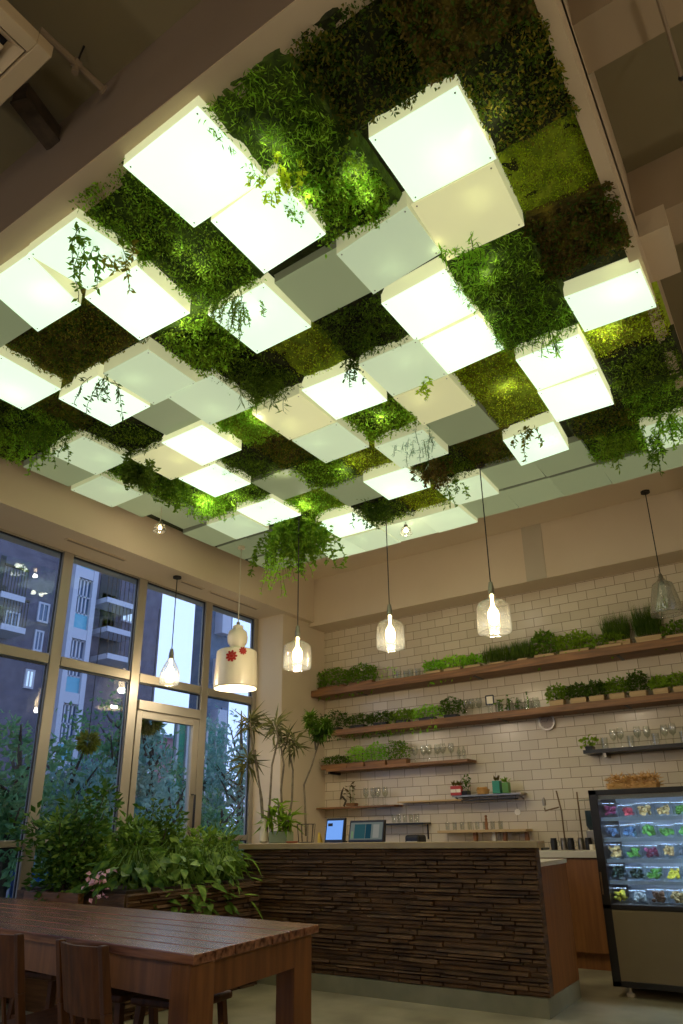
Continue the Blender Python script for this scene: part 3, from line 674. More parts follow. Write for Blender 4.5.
# ------------------------------------------------------------------ stone bar counter
YF = 5.148
t = thing('bar_counter', 'long bar counter clad in dark stacked ledge stone with tan top', 'counter', (-3.05, YF, 0))
ox = 3.05
def stonewall(mb, x0, x1, z0, z1, rs, axis='x', y=0.0, sgn=-1):
    z = z0
    while z < z1-.004:
        hh = min(rs.uniform(.016, .042), z1-z); x = x0-rs.uniform(0, .15)
        while x < x1:
            w = rs.uniform(.06, .2) if rs.random() < .4 else rs.uniform(.18, .55); a = max(x, x0); b = min(x+w, x1)
            if b-a > .01:
                dp = rs.uniform(.006, .042); g = .0015; zt = hh-g; e_ = min(.006, hh*.2); tl = rs.uniform(-.010, .010)
                j = [rs.uniform(-.006, .006) for _ in range(4)]
                f_ = [(a+g+.004, y+sgn*(dp+j[0]*.5), z+e_), (b-g-.004, y+sgn*(dp+j[1]*.5), z+e_+tl*.5), (b-g-.004, y+sgn*(dp*.9+j[2]*.5), z+zt-e_), (a+g+.004, y+sgn*(dp*.9+j[3]*.5), z+zt-e_+tl*.5)]
                k_ = [(a+g, y, z), (b-g, y, z), (b-g, y, z+zt), (a+g, y, z+zt)]
                if axis == 'y': f_ = [(q[1], q[0], q[2]) for q in f_]; k_ = [(q[1], q[0], q[2]) for q in k_]
                mb.hexa(f_, k_) if axis == 'x' else mb.hexa(k_, f_)
            x += w
        z += hh
rs = random.Random(5)
c = MB(); stonewall(c, -4.62+ox, -1.83+ox, .117, 1.06, rs, y=.04)
c.build('stone_cladding', SLATE, t)
MB().box(-4.6+ox, -1.84+ox, .042, .13, .117, 1.06).build('core', SLATE, t)
MB().box(-4.64+ox, -1.80+ox, -.012, .15, 1.06, 1.107).build('bar_top', BARTOP, t, bevel=.004)
MB().box(-4.6+ox, -1.84+ox, .002, .72, 0, .117).build('kick_plinth', KICK, t)
MB().box(-1.875+ox, -1.845+ox, .132, .74, .117, .93).build('wood_end_panel', WOODCB, t)
MB().box(-4.6+ox, -1.875+ox, .14, .74, .117, .93).build('carcass', WOODCB, t)
MB().box(-4.6+ox, -1.84+ox, .132, .75, .93, .96).build('work_top', WHITE, t)

# planter wall along the window, clad with the same stone
t = thing('stone_planter', 'stone-clad planter bed full of houseplants below the windows', 'planter', (-5.0, 4.4, 0))
c = MB(); rs = random.Random(9)
stonewall(c, -.72, .72, .0, .80, rs, axis='y', y=.62, sgn=1); c.build('stone_cladding', SLATE, t)
MB().box(-.72, .60, -.72, .70, 0, .80).build('bed_core', SLATE, t)
MB().box(-.70, .585, -.70, .68, .80, .82).build('soil', SOIL, t)
t = thing('wooden_planter_box', 'low wooden planter box by the window behind the table', 'planter', (-5.22, 3.62, 0))
# raised on short feet
MB().box(-.28, .40, -.02, .03, .0, .80).build('front_board', WOODSH, t); MB().box(-.28, .40, .0, .06, .70, .72).build('board_seam', BARKD, t)

# ------------------------------------------------------------------ big plants
def shrub(name, label, p, h, spread, n, leaf, lw, lm, stems=5, seed=0, base=.0, up_=.5, flat=False):
    rs = random.Random(seed); t = thing(name, label, 'plant', p)
    st = MB(); P = []; D = []; Ls = []
    for s in range(stems):
        a = rs.uniform(0, 2*PI); r = rs.uniform(0, spread*.2); q = Vector((math.cos(a)*r, math.sin(a)*r, base)); d = Vector((math.cos(a)*.35, math.sin(a)*.35, 1)).normalized()
        pts = [q.copy()]; hh = h*rs.uniform(.6, 1)
        for k_ in range(7):
            d = (d+Vector((rs.gauss(0, .18), rs.gauss(0, .18), .1))).normalized(); q = q+d*hh/7; q.x = max(-spread*.9, min(spread*.9, q.x)); pts.append(q.copy())
            m_ = n//(stems*7)
            for e in range(m_):
                b_ = pts[-2].lerp(q, rs.random()); o_ = Vector((rs.gauss(0, 1), rs.gauss(0, 1), rs.gauss(.1, .6))).normalized()*rs.random()**.6*spread*.45*(1.15-.5*k_/7)
                w_ = b_+o_
                P.append(tuple(w_)); D.append(tuple(o_.normalized()*.8+Vector((rs.gauss(0, .5), rs.gauss(0, .5), up_*rs.uniform(-.6, .8))))); Ls.append(leaf*rs.uniform(.6, 1.3))
        st.tube(pts, [.010*(1-.1*z) for z in range(8)], n=5)
    st.build('stems', BARKD, t, smooth=False)
    Ls = np.array(Ls); tag(npleaves('leaves', np.array(P), np.array(D), Ls, Ls*lw, lm, t), kind='stuff')
    return t
for (px, py, X, h, sp, n, lf, lw, lm, lab, nm) in (
    (62, 893, -5.2, .80, .50, 1500, .075, .5, L_HOUSE, 'tall leafy green shrub at left standing before the second window pane', 'leafy_shrub'),
    (92, 893, -5.0, .62, .36, 900, .07, .5, L_POTH, 'rounded yellow-green shrub beside the tall shrub at the window', 'leafy_shrub'),
    (126, 880, -5.2, .58, .42, 900, .085, .45, L_HOUSE, 'mid-height shrub in the planter left of the glass door', 'leafy_shrub'),
    (158, 872, -5.2, .66, .46, 1300, .07, .45, L_DARK, 'dark leafy shrub in the planter in front of the glass door', 'leafy_shrub'),
    (196, 868, -5.1, .44, .36, 700, .085, .4, L_HOUSE, 'loose green shrub in the planter right of the glass door', 'leafy_shrub'),
    (230, 866, -5.0, .42, .34, 420, .14, .22, L_HOUSE, 'arching strap-leaved plant in the planter beside the bar counter', 'spider_plant')):
    q = atx(px, py, X)
    shrub(nm, lab, (q.x, q.y, .82 if q.y > 3.7 else .70), h, sp, n, lf, lw, lm, seed=px)
# broad leaved pothos spilling over the planter edge: real large leaves
def broadplant(label, y, x, n, size, seed, mat_=L_POTH, name='pothos_plant', spread=.32, hgt=.28):
    rs = random.Random(seed); t = thing(name, label, 'plant', (x, y, .82)); st = MB(); lf = MB()
    for k_ in range(n):
        a = rs.uniform(-PI*.75, PI*.75); r = rs.uniform(.3, 1)*spread; z = rs.uniform(-.28, hgt)*(1 if r < spread*.6 else .7)
        e = Vector((math.cos(a)*r, math.sin(a)*r, z if math.cos(a)*r > .1 else abs(z)))
        mid = e*.5+Vector((0, 0, .12+rs.uniform(0, .1)))
        st.tube([(0, 0, 0), tuple(mid), tuple(e)], .003, n=4, cap=False)
        d = Vector((math.cos(a), math.sin(a), rs.uniform(-1.2, .2)))
        L_ = size*rs.uniform(.6, 1.2); lf.broadleaf(e, d, L_, L_*(rs.uniform(.45, .7) if name != 'spider_plant' else .12), (rs.gauss(0, .4), rs.gauss(0, .4), 1), rs.uniform(.1, .35))
    st.build('stems', L_HOUSE, t, smooth=False); lf.build('leaves', mat_, t, smooth=True); return t
broadplant('pothos with long hanging leaves at the left end of the stone planter', 3.95, -4.65, 150, .12, 1, L_HOUSE)
broadplant('pothos with a large pale leaf in the middle of the stone planter', 4.32, -4.6, 140, .13, 2)
broadplant('pothos with arching leaves in the right part of the stone planter', 4.68, -4.6, 150, .11, 3, L_HOUSE)
broadplant('fine strap-leaved clump at the corner of planter and bar counter', 4.95, -4.62, 70, .22, 4, L_HOUSE, name='spider_plant', spread=.26)
broadplant('low leafy clump at the window behind the left shrub', 4.1, -5.25, 60, .16, 5, L_DARK, hgt=.4)
broadplant('wide-leaved plant in the back of the planter under the door', 4.6, -5.2, 60, .18, 6, L_HOUSE, hgt=.4)
# small orchid-like flowers
q = atz(98, 880, .95); t = thing('flowering_plant', 'small plant with pink and white blossoms at the window behind the table', 'plant', (q.x+.0, q.y, .82))
MB().tube([(0, 0, -.0), (.02, 0, .1), (.05, .02, .17)], .003, n=5).build('stem', L_MID, t)
mm = MB()
for k_ in range(26):
    mm.leaf((random.uniform(-.07, .09), random.uniform(-.05, .05), random.uniform(0, .2)), (random.uniform(-1, 1), random.uniform(-1, 1), random.uniform(-.5, 1)), .035, .03)
mm.build('petals', mat('pink_petals', (206, 150, 176), (230, 196, 206), scale=20, rough=.6), t)

# dracaena with bare canes on the counter end, plus others
def dracaena(label, base, canes, lm, leaf=.20, seed=0, name='dracaena', r=.012, tuft=34, lw=.07):
    rs = random.Random(seed); b = Vector(base); t = thing(name, label, 'plant', base)
    for pts in canes:
        P_ = [Vector(p)-b for p in pts]
        # smooth
        Q = []
        for a in range(len(P_)-1):
            for s_ in range(3): Q.append(P_[a].lerp(P_[a+1], s_/3))
        Q.append(P_[-1])
        cn = MB().tube(Q, [r*(1-.35*i/len(Q)) for i in range(len(Q))], n=6).build('cane', BARK, t)
        lf = MB(); e = P_[-1]
        for k_ in range(tuft):
            d = Vector((rs.gauss(0, 1), rs.gauss(0, 1), rs.gauss(.25, .8))).normalized()
            p0 = e-Vector((0, 0, rs.uniform(0, .12)))
            L_ = leaf*rs.uniform(.6, 1.15); lf.leaf(p0, d, L_, leaf*lw*2, fold=.2, curl=rs.uniform(.1, .45), nrm=(0, 0, 1))
        lf.build('leaf_tuft', lm, t, smooth=True)
    return t
D1 = 5.35
def cy(*pp, Y=D1): return [aty(x, y, Y) for x, y in pp]
dracaena('tall bare-caned dracaena in a white vase at the left end of the bar', aty(264, 838, D1), [cy((264, 838), (262, 800), (257, 770), (252, 745), (250, 718)), cy((264, 838), (260, 790), (255, 750), (248, 756)), cy((266, 838), (270, 800), (272, 765), (278, 740), (276, 722))], L_DRAC, .24, 1, tuft=46, lw=.045)
MB_v = MB().lathe([(.03, 0), (.045, .02), (.038, .12), (.03, .2), (.032, .22)], n=20)
q = aty(264, 841, D1); t = thing('white_vase', 'slim white vase holding the dracaena canes at the bar left end', 'vase', (q.x, q.y, 1.107)); MB_v.build('body', CERAM, t)
dracaena('slender dracaena with narrow leaves before the white column', aty(284, 838, 5.42), [cy((284, 836), (281, 790), (284, 765), (281, 748), (288, 735), Y=5.42), cy((286, 836), (292, 800), (293, 770), (289, 750), (295, 738), Y=5.42)], L_DRAC, .20, 2, tuft=34, lw=.045)
dracaena('bushy young dracaena low in the pot on the bar left end', aty(276, 838, 5.38), [cy((272, 836), (271, 812), Y=5.38), cy((279, 836), (279, 803), Y=5.38), cy((288, 836), (290, 812), Y=5.38), cy((283, 838), (285, 818), Y=5.38)], L_MID, .18, 3, tuft=26, lw=.09)
dracaena('dark S-curved stemmed plant left of the tiled wall corner', aty(306, 838, 5.5), [cy((306, 836), (305, 800), (304, 785), (312, 765), (318, 745), (318, 728), Y=5.5), cy((318, 745), (322, 735), (326, 722), Y=5.5), cy((316, 750), (314, 735), (311, 716), Y=5.5)], L_DARK, .11, 4, tuft=130, lw=.14, r=.011)
q = aty(281, 838, 5.38); t = thing('glass_planter', 'rectangular greenish glass planter on the bar left end', 'planter', (q.x, q.y, 1.107))
MB().box(-.11, .11, -.05, .05, .0, .10).build('trough', mat('greenish_glass', (150, 160, 124), rough=.15, spec=.6), t, bevel=.006)
MB().box(-.10, .10, -.04, .04, .1, .104).build('soil', SOIL, t)
q = aty(306, 838, 5.45); t = thing('wire_plant_stand', 'dark wire basket stand on the bar beside the curved plant', 'stand', (q.x, q.y, 1.107))
mm = MB()
for k_ in range(9):
    a = 2*PI*k_/9; mm.tube([(math.cos(a)*.07, math.sin(a)*.07, 0), (math.cos(a)*.085, math.sin(a)*.085, .16)], .0025, n=5)
for z_, r_ in ((.003, .07), (.16, .085)): mm.tube([(math.cos(2*PI*q_/20)*r_, math.sin(2*PI*q_/20)*r_, z_) for q_ in range(21)], .003, n=5, cap=False)
mm.build('wire_cage', BLACKP, t)
q = aty(292, 842, 5.33); t = thing('terracotta_saucer', 'small terracotta saucer on the bar left end', 'saucer', (q.x, q.y, 1.107)); MB().lathe([(0, 0), (.05, 0), (.06, .014), (.054, .016), (.048, .006), (0, .006)], n=20).build('dish', TERRA, t)
q = aty(319, 841, 5.36); t = thing('yellow_card_stand', 'small yellow card holder left of the tablets on the bar', 'card stand', (q.x, q.y, 1.107))
mm = MB(); mm.add([(-.012, -.01, 0), (.02, -.01, 0), (.012, .0, .085), (-.012, .0, .085)], [(0, 1, 2, 3)]); mm.add([(-.012, .03, 0), (.02, .03, 0), (.012, .002, .085), (-.012, .002, .085)], [(0, 1, 2, 3)])
o = mm.build('folded_card', mat('yellow_card', (210, 176, 60), rough=.6), t); o.modifiers.new('s', 'SOLIDIFY').thickness = .002

# ------------------------------------------------------------------ tablets on the bar
def tablet(x0, x1, z1, label, scr, Y=5.33, ry=0):
    t = thing('tablet_stand', label, 'screen', ((x0+x1)/2, Y, 1.107), ry); w = (x1-x0)/2; h_ = z1-1.107
    MB().hexa([(-w, -.01, .0), (w, -.01, .0), (w, .035, .0), (-w, .035, .0)], [(-w, .03, h_), (w, .03, h_), (w, .06, h_), (-w, .06, h_)]).build('housing', BLACKP, t, bevel=.006)
    e = .014; a0, a1 = .12, .90
    def P_(u, v): return (u, -.0115+.04*v, h_*v)
    s_ = MB().add([P_(-w+e, a0), P_(w-e, a0), P_(w-e, a1), P_(-w+e, a1)], [(0, 1, 2, 3)]); s_.build('display', scr, t)
    MB().box(-w*.6, w*.6, .02, .12, 0, .012).build('foot', BLACKP, t); return t
scr1 = emat('blue_screen', (120, 170, 250), .8)
t1 = tablet(-3.80, -3.60, 1.31, 'portrait tablet with glowing blue screen on the bar', scr1)
mm = MB(); mm.add([(-.06, -.0055, .135), (-.01, -.0055, .135), (-.01, -.0022, .16), (-.06, -.0022, .16)], [(0, 1, 2, 3)]); mm.build('screen_map', BLACKP, t1)
scr2 = emat('grey_screen', (170, 180, 170), .22)
t2 = tablet(-3.555, -3.20, 1.285, 'wide till monitor with green and dark windows right of the blue tablet', scr2, Y=5.34)
for k_, (u0, u1, v0, v1, c_) in enumerate(((-.12, -.01, .17, .82, (50, 90, 96)), (-.005, .05, .17, .82, (34, 70, 84)), (.07, .13, .2, .8, (150, 150, 140)), (-.15, -.13, .2, .5, (120, 150, 110)))):
    mm = MB(); h_ = 1.285-1.107
    mm.add([(u0, -.013+.04*v0, h_*v0), (u1, -.013+.04*v0, h_*v0), (u1, -.013+.04*v1, h_*v1), (u0, -.013+.04*v1, h_*v1)], [(0, 1, 2, 3)]); mm.build('screen_window', emat('screen_window_%d' % k_, c_, .5), t2)
t = thing('receipt_printer', 'squat dark receipt printer behind the till monitor', 'printer', (-2.98, 5.5, .96)); MB().box(-.07, .07, -.07, .07, 0, .2).build('body', BLACKP, t, bevel=.02); MB().box(-.05, .05, -.072, -.06, .14, .15).build('paper_slot', WHITE, t)

# ------------------------------------------------------------------ shelves
SY = 7.22
def zfix(z, y=7.3, Y=SY): return 1.2+(z-1.2)*Y/y
t = thing('wooden_wall_shelf', 'thick top wooden shelf running the whole tiled wall with herbs', 'shelf', (-2.5, YB, 2.84)); Z1 = 2.925
MB().box(-2.86, 3.2, SY-YB, 0, 0, .085).build('board', WOODSH, t, bevel=.004); mm = MB()
for x_ in (-2.2, -.6, 1.0, 2.4): MB().bar((x_, -.01, -.0), (x_, -.25, -.0), .03, .012).build('bracket', BLACKP, t)
t = thing('wooden_wall_shelf', 'second wooden shelf below the top shelf with potted herbs and glasses', 'shelf', (-2.5, YB, 2.33)); Z2 = 2.40
MB().box(-2.58, 3.2, 7.27-YB, 0, 0, .07).build('board', WOODSH, t, bevel=.004); mm = MB()
for x_ in (-2.0, -.35, 1.0): MB().bar((x_, -.01, -.0), (x_, -.25, -.0), .03, .012).build('bracket', BLACKP, t)
t = thing('wooden_wall_shelf', 'third wooden shelf, short, at left under the herb shelves', 'shelf', (-4.2, YB, 1.90)); Z3 = 1.93
MB().box(-.98, .94, 7.3-YB, 0, 0, .03).build('board', WOODSH, t); MB().box(-.96, -.93, -.24, 0, -.03, 0).build('bracket', BLACKP, t)
t = thing('dark_wall_shelf', 'dark slate-coloured shelf of glasses at the right of the tiled wall', 'shelf', (-1.0, YB, 1.89)); Z3r = 1.925
MB().box(-.98, 2.0, 7.3-YB, 0, 0, .035).build('board', BLACK, t); MB().box(-.8, -.77, -.2, 0, -.04, 0).build('bracket', STEEL, t)
t = thing('thin_wall_shelf', 'thin lowest-left wooden shelf starting at the column', 'shelf', (-4.72, YB, 1.46)); Z4 = 1.485
MB().box(-.65, .47, 7.35-YB, 0, 0, .02).build('board', WOODSH, t)
t = thing('thin_wall_shelf', 'thin pale wooden ledge left of the jar shelf', 'shelf', (-3.8, YB, 1.495)); MB().box(-.42, .42, 7.38-YB, 0, 0, .016).build('board', PALEW, t)
t = thing('thin_wall_shelf', 'small dark shelf right of the till monitor', 'shelf', (-4.2, YB, 1.255)); Z5 = 1.275
MB().box(-.42, .32, 7.35-YB, 0, 0, .02).build('board', BLACKP, t); MB().bar((.28, -.01, 0), (.28, -.01, -.16), .012).build('bracket', BLACKP, t)
t = thing('glass_wall_shelf', 'grey glass shelf of small jars in the middle of the wall', 'shelf', (-3.1, YB, 1.53)); Z6 = 1.548
MB().box(-.4, .4, 7.35-YB, 0, 0, .018).build('board', STEEL, t); MB().box(-.3, .3, -.19, -.02, -.04, -.03).build('under_rail', BLACKP, t)
mm = MB()
for x_ in (-.38, .36): mm.bar((x_, -.15, 0), (x_, -.01, -.04), .012)
mm.build('bracket', STEEL, t)
t = thing('wooden_riser', 'wooden riser shelf on posts behind the middle of the bar', 'shelf', (-3.2, 7.42, .96)); 
MB().box(-.5, .52, -.08, .12, .20, .225).build('board', PALEW, t)
for x_ in (-.1, .12, .24, .48): MB().box(x_, x_+.035, -.02, .03, 0, .2).build('post', WOODCB if x_ != .12 else WHITE, t)

# potted herbs
def leafy(name, label, loc, w, h, n, leaf, lw, lm, pot=None, potw=None, poth=.07, grass=False, cat='potted herb', hang=0, group=None):
    t = thing(name, label, cat, loc, group=group); ph = 0
    potw = potw or w*.8
    if pot is not None:
        MB().hexa([(-potw/2*.92, -.05, 0), (potw/2*.92, -.05, 0), (potw/2*.92, .05, 0), (-potw/2*.92, .05, 0)], [(-potw/2, -.055, poth), (potw/2, -.055, poth), (potw/2, .055, poth), (-potw/2, .055, poth)]).build('pot', pot, t, bevel=.004)
        MB().box(-potw/2+.008, potw/2-.008, -.047, .047, poth, poth+.004).build('soil', SOIL, t); ph = poth
    P = []; D = []; Ls = []
    for k_ in range(n):
        x = random.uniform(-w/2, w/2); y = random.uniform(-.06, .06)
        if grass:
            P.append((x, y, ph)); D.append((random.gauss(0, .12), random.gauss(0, .12), 1)); Ls.append(h*random.uniform(.55, 1))
        else:
            z = ph+h*random.random()**.8*(1-.3*abs(2*x/w)**2); P.append((x, y, z)); D.append((random.gauss(0, .8), random.gauss(-.2, .8), random.gauss(.35, .5))); Ls.append(leaf*random.uniform(.6, 1.2))
    for k_ in range(hang):
        x = random.uniform(-w/2, w/2); P.append((x, -.07-random.random()*.05, ph-random.random()*.16)); D.append((random.gauss(0, .4), -.4, -1)); Ls.append(leaf*random.uniform(.7, 1.3))
    Ls = np.array(Ls); W = Ls*lw if not grass else np.full(len(Ls), leaf)
    o = npleaves('leaves', np.array(P), np.array(D), Ls, W, lm, t); tag(o, kind='stuff'); 
    if not grass:
        mm = MB()
        for k_ in range(5): x = random.uniform(-w*.35, w*.35); mm.tube([(x*.8, 0, ph), (x, 0, ph+h*.8)], .0025, n=4, cap=False)
        mm.build('stems', L_DARK, t)
    return t
Y1 = 7.36
def wx(px, py, Y=Y1): return aty(px, py, Y).x
G1 = 'herbs in boxes on the top shelf'
for px0, px1, h_, kind, lab in (
    (315, 346, .24, 'l', 'dense dark-green herb box at the left end of the top shelf'),
    (346, 374, .22, 'l', 'leafy herb with upright tips, second box of the top shelf'),
    (378, 396, .16, 't', 'thin light-green seedlings in the third place of the top shelf'),
    (424, 442, .13, 'b', 'small light-green herb above the left pendant gap on the top shelf'),
    (442, 462, .15, 'b', 'bright broad-leaved herb left of the right-hand pendant on top shelf'),
    (462, 482, .12, 'b', 'low light-green herb next to the right-hand pendant'),
    (482, 512, .24, 'g', 'grassy chives with leaves behind the right-hand pendant'),
    (512, 532, .25, 'g', 'feathery chives box right of the right-hand pendant'),
    (532, 556, .26, 'l', 'bushy dark herb in the middle of the top shelf'),
    (556, 592, .20, 'l', 'rounded leafy herb in pale pot on the top shelf'),
    (592, 624, .12, 'l', 'low dark-green herb tray left of the grass boxes'),
    (603, 630, .34, 'g2', 'tall wheatgrass, left clump near the clear pendant'),
    (634, 662, .38, 'g2', 'tall wheatgrass, right clump behind the clear pendant'),
    (662, 700, .14, 'l', 'low green herb at the right edge of the top shelf')):
    c_ = (px0+px1)/2; py = 690-(c_-310)*.155; x0 = wx(px0, py); x1 = wx(px1, py); w_ = x1-x0
    yy = Y1+.05 if kind != 'g2' else 7.46
    zz = Z1
    if kind == 'g2': leafy('wheatgrass', lab, ((x0+x1)/2, yy, zz), w_*.95, h_, 420, .006, 1, L_DARK, PALEW, w_*.98, .10, grass=True, group=G1)
    elif kind == 'g': leafy('chives', lab, ((x0+x1)/2, yy, zz), w_, h_, 330, .008, 1, L_DARK, PALEW, w_*.5, .05, grass=True, group=G1); leafy
    elif kind == 't': leafy('seedlings', lab, ((x0+x1)/2, yy, zz), w_, h_, 60, .03, .5, L_BRI, PALEW, w_*.9, .04, group=G1)
    else: leafy('herb_pot', lab, ((x0+x1)/2, yy, zz), w_*1.05, h_, 480 if h_ > .18 else 240, .045, .6, {'l': L_MID, 'b': L_BRI}[kind], WOODSH if px0 < 400 else PALEW, w_*.85, .06, hang=30 if px0 < 350 else 6, group=G1)
G2 = 'herbs on the second shelf'
Y2 = 7.40
for px0, px1, h_, kind, lab in (
    (320, 346, .22, 'd', 'pointed-leaved dark plant at the left end of the second shelf'),
    (346, 370, .14, 'd', 'trailing plant next to the pointed-leaved one on second shelf'),
    (370, 392, .14, 'd', 'bushy trailing herb on the second shelf, third from left'),
    (392, 412, .13, 'm', 'mid-green herb pot left of the yellow-green one, second shelf'),
    (414, 440, .14, 'b', 'yellow-green hanging herb on the second shelf'),
    (440, 462, .20, 'd', 'dense dark-green round herb on the second shelf'),
    (549, 566, .16, 'm', 'mid-green herb at the start of the pale pots, second shelf'),
    (570, 589, .15, 'd', 'herb in first pale wooden cube on the second shelf'),
    (589, 607, .15, 'd', 'herb in second pale wooden cube on the second shelf'),
    (609, 628, .16, 'm', 'herb in third pale wooden cube with green-tinted pot'),
    (630, 650, .20, 'd', 'tallest herb in the whitish wooden cube, second shelf'),
    (654, 672, .12, 'm', 'small herb in pale cube right of the whitish one'),
    (674, 696, .13, 'm', 'small herb in the last visible cube at the right edge')):
    c_ = (px0+px1)/2; x0 = wx(px0, 700, Y2); x1 = wx(px1, 700, Y2); w_ = x1-x0
    leafy('herb_pot', lab, ((x0+x1)/2, Y2, Z2), w_*1.15, h_, 300, .042, .55, {'d': L_DARK, 'm': L_MID, 'b': L_BRI}[kind], (PALEW if px0 > 500 else BLACKP), w_*(.86 if px0 > 500 else .6), .068 if px0 > 500 else .04, hang=40 if px0 < 430 else 0, group=G2)
G3 = 'plants on the third shelf'
for px0, px1, h_, lm, lab in ((322, 350, .10, L_DARK, 'low dark trailing plants at the left of the third shelf'), (348, 366, .2, L_BRI, 'yellow-green herb box, left on the third shelf'), (366, 388, .21, L_BRI, 'yellow-green herb box, middle on the third shelf'), (388, 409, .22, L_MID, 'green herb box, right on the third shelf')):
    x0 = wx(px0, 755, Y2); x1 = wx(px1, 755, Y2); w_ = x1-x0
    leafy('herb_box', lab, ((x0+x1)/2, Y2, Z3), w_, h_, 380, .036, .5, lm, WOODSH, w_*.95, .06, hang=0, group=G3)
q = aty(576, 745, Y2); leafy('small_ivy', 'small ivy cutting at the left end of the dark glass shelf', (-1.93, Y2, Z3r), .16, .1, 26, .06, .7, L_MID, BLACKP, .08, .04)
q = wx(352, 800, Y2); leafy('succulent', 'small upright plant with curling stem on the thin left shelf', (q, Y2, Z4), .1, .24, 22, .08, .3, L_BROWN, WOODSH, .12, .03)

# ------------------------------------------------------------------ glassware
def glassproto(kind):
    mb = MB()
    if kind == 'tumbler': mb.lathe([(0, .004), (.03, .004), (.036, .12), (.034, .12), (.028, .010), (0, .010)], n=16)
    elif kind == 'wine': mb.lathe([(0, 0), (.035, .002), (.005, .01), (.005, .08), (.03, .11), (.038, .15), (.03, .2), (.029, .2), (.036, .15), (.028, .112), (0, .085)], n=16)
    elif kind == 'jar': mb.lathe([(0, 0), (.045, 0), (.047, .09), (.035, .11), (.035, .13), (.033, .13), (.033, .11), (.045, .088), (.043, .006), (0, .006)], n=18)
    elif kind == 'bottle': mb.lathe([(0, 0), (.035, 0), (.036, .13), (.014, .17), (.014, .22), (.012, .22), (.012, .17), (.034, .128), (0, .005)], n=16)
    o = mb.build({'tumbler': 'glass_tumbler', 'wine': 'wine_glass', 'jar': 'glass_jar', 'bottle': 'glass_bottle'}[kind], GLASS); return o
GP = {}
def glass(kind, x, y, z, label, group, s=1.0):
    if kind not in GP: o = GP[kind] = glassproto(kind)
    else: o = GP[kind].copy(); COL.objects.link(o)
    o.location = (x, y, z); o.scale = (s, s, s)
    return tag(o, label, {'tumbler': 'glass', 'wine': 'glass', 'jar': 'jar', 'bottle': 'bottle'}[kind], group)
for k_, px in enumerate((399, 405, 411, 417)): glass('tumbler', wx(px, 680), 7.36+.03*(k_ % 2), Z1, 'small clear glass in the row between seedlings and light-green herb, top shelf', 'glasses on the top shelf')
for k_, px in enumerate((466, 472, 479, 499, 510, 519, 528, 536)): glass('jar' if k_ > 2 else 'wine', wx(px, 705, Y2), Y2, Z2, ('clear stemmed glass right of the dark round herb, second shelf' if k_ < 3 else 'clear glass jar with cutting in the row on the second shelf above the clock'), 'stemmed glasses on second shelf' if k_ < 3 else 'jars on second shelf', 1)
for k_, px in enumerate((500, 511, 520, 529)):
    leafy('water_cutting', 'small dark plant cutting standing in a glass jar above the clock', (wx(px, 700, Y2)+.0, Y2-.06, Z2), .05, .18, 10, .05, .5, L_DARK, None, group='cuttings in jars')
for k_, px in enumerate((415, 422, 429, 436, 443, 450)): glass('wine', wx(px, 755, Y2), Y2+.04*(k_ % 2), Z3, 'clear stemmed glass standing in the row on the third shelf', 'glasses on the third shelf')
for k_, px in enumerate((459, 464)): glass('bottle', wx(px, 755, Y2), Y2, Z3, 'small bottle at the right end of the third shelf', 'bottles on the third shelf', .7)
for k_ in range(20):
    glass('wine' if k_ % 3 else 'tumbler', -1.78+.082*k_, 7.40+.05*(k_ % 2), Z3r, 'clear %s glass in the row on the dark right shelf' % ('stemmed' if k_ % 3 else 'straight'), 'stemmed glasses on the dark shelf' if k_ % 3 else 'straight glasses on the dark shelf', 1)
for k_, px in enumerate((366, 372, 378, 384)): glass('wine', wx(px, 800, Y2), Y2+.03*(k_ % 2), Z4, 'clear glass on the thin left shelf above the till monitor', 'glasses on the thin left shelf')
for k_, px in enumerate((394, 399, 405, 411, 417)): glass('tumbler', wx(px, 818, Y2), Y2, Z5, 'small glass on the dark shelf right of the till monitor', 'glasses on small dark shelf', .8)
for k_ in range(8): glass('tumbler', -3.62+.09*k_, 7.44, .96+.225, 'small tea glass in the row on the wooden riser', 'tea glasses on the riser', .7)
# quilted framed thing on shelf 2 : square black framed glass ornament
q = aty(491, 692, Y2); t = thing('framed_ornament', 'small square black-framed ornament on the second shelf', 'ornament', (q.x, Y2-.06, Z2))
for a, b in (((-.045, .1), (.045, .1)), ((-.045, .2), (.045, .2)), ((-.045, .1), (-.045, .2)), ((.045, .1), (.045, .2))): MB().bar((a[0], 0, a[1]), (b[0], 0, b[1]), .012).build('frame_bar', BLACKP, t)
MB().lathe([(.03, 0), (.03, .1)], n=12, cap0=True, cap1=True).build('stand', GLASS, t)
MB().box(-.035, .035, -.003, .003, .11, .19).build('plate', CERAM, t)
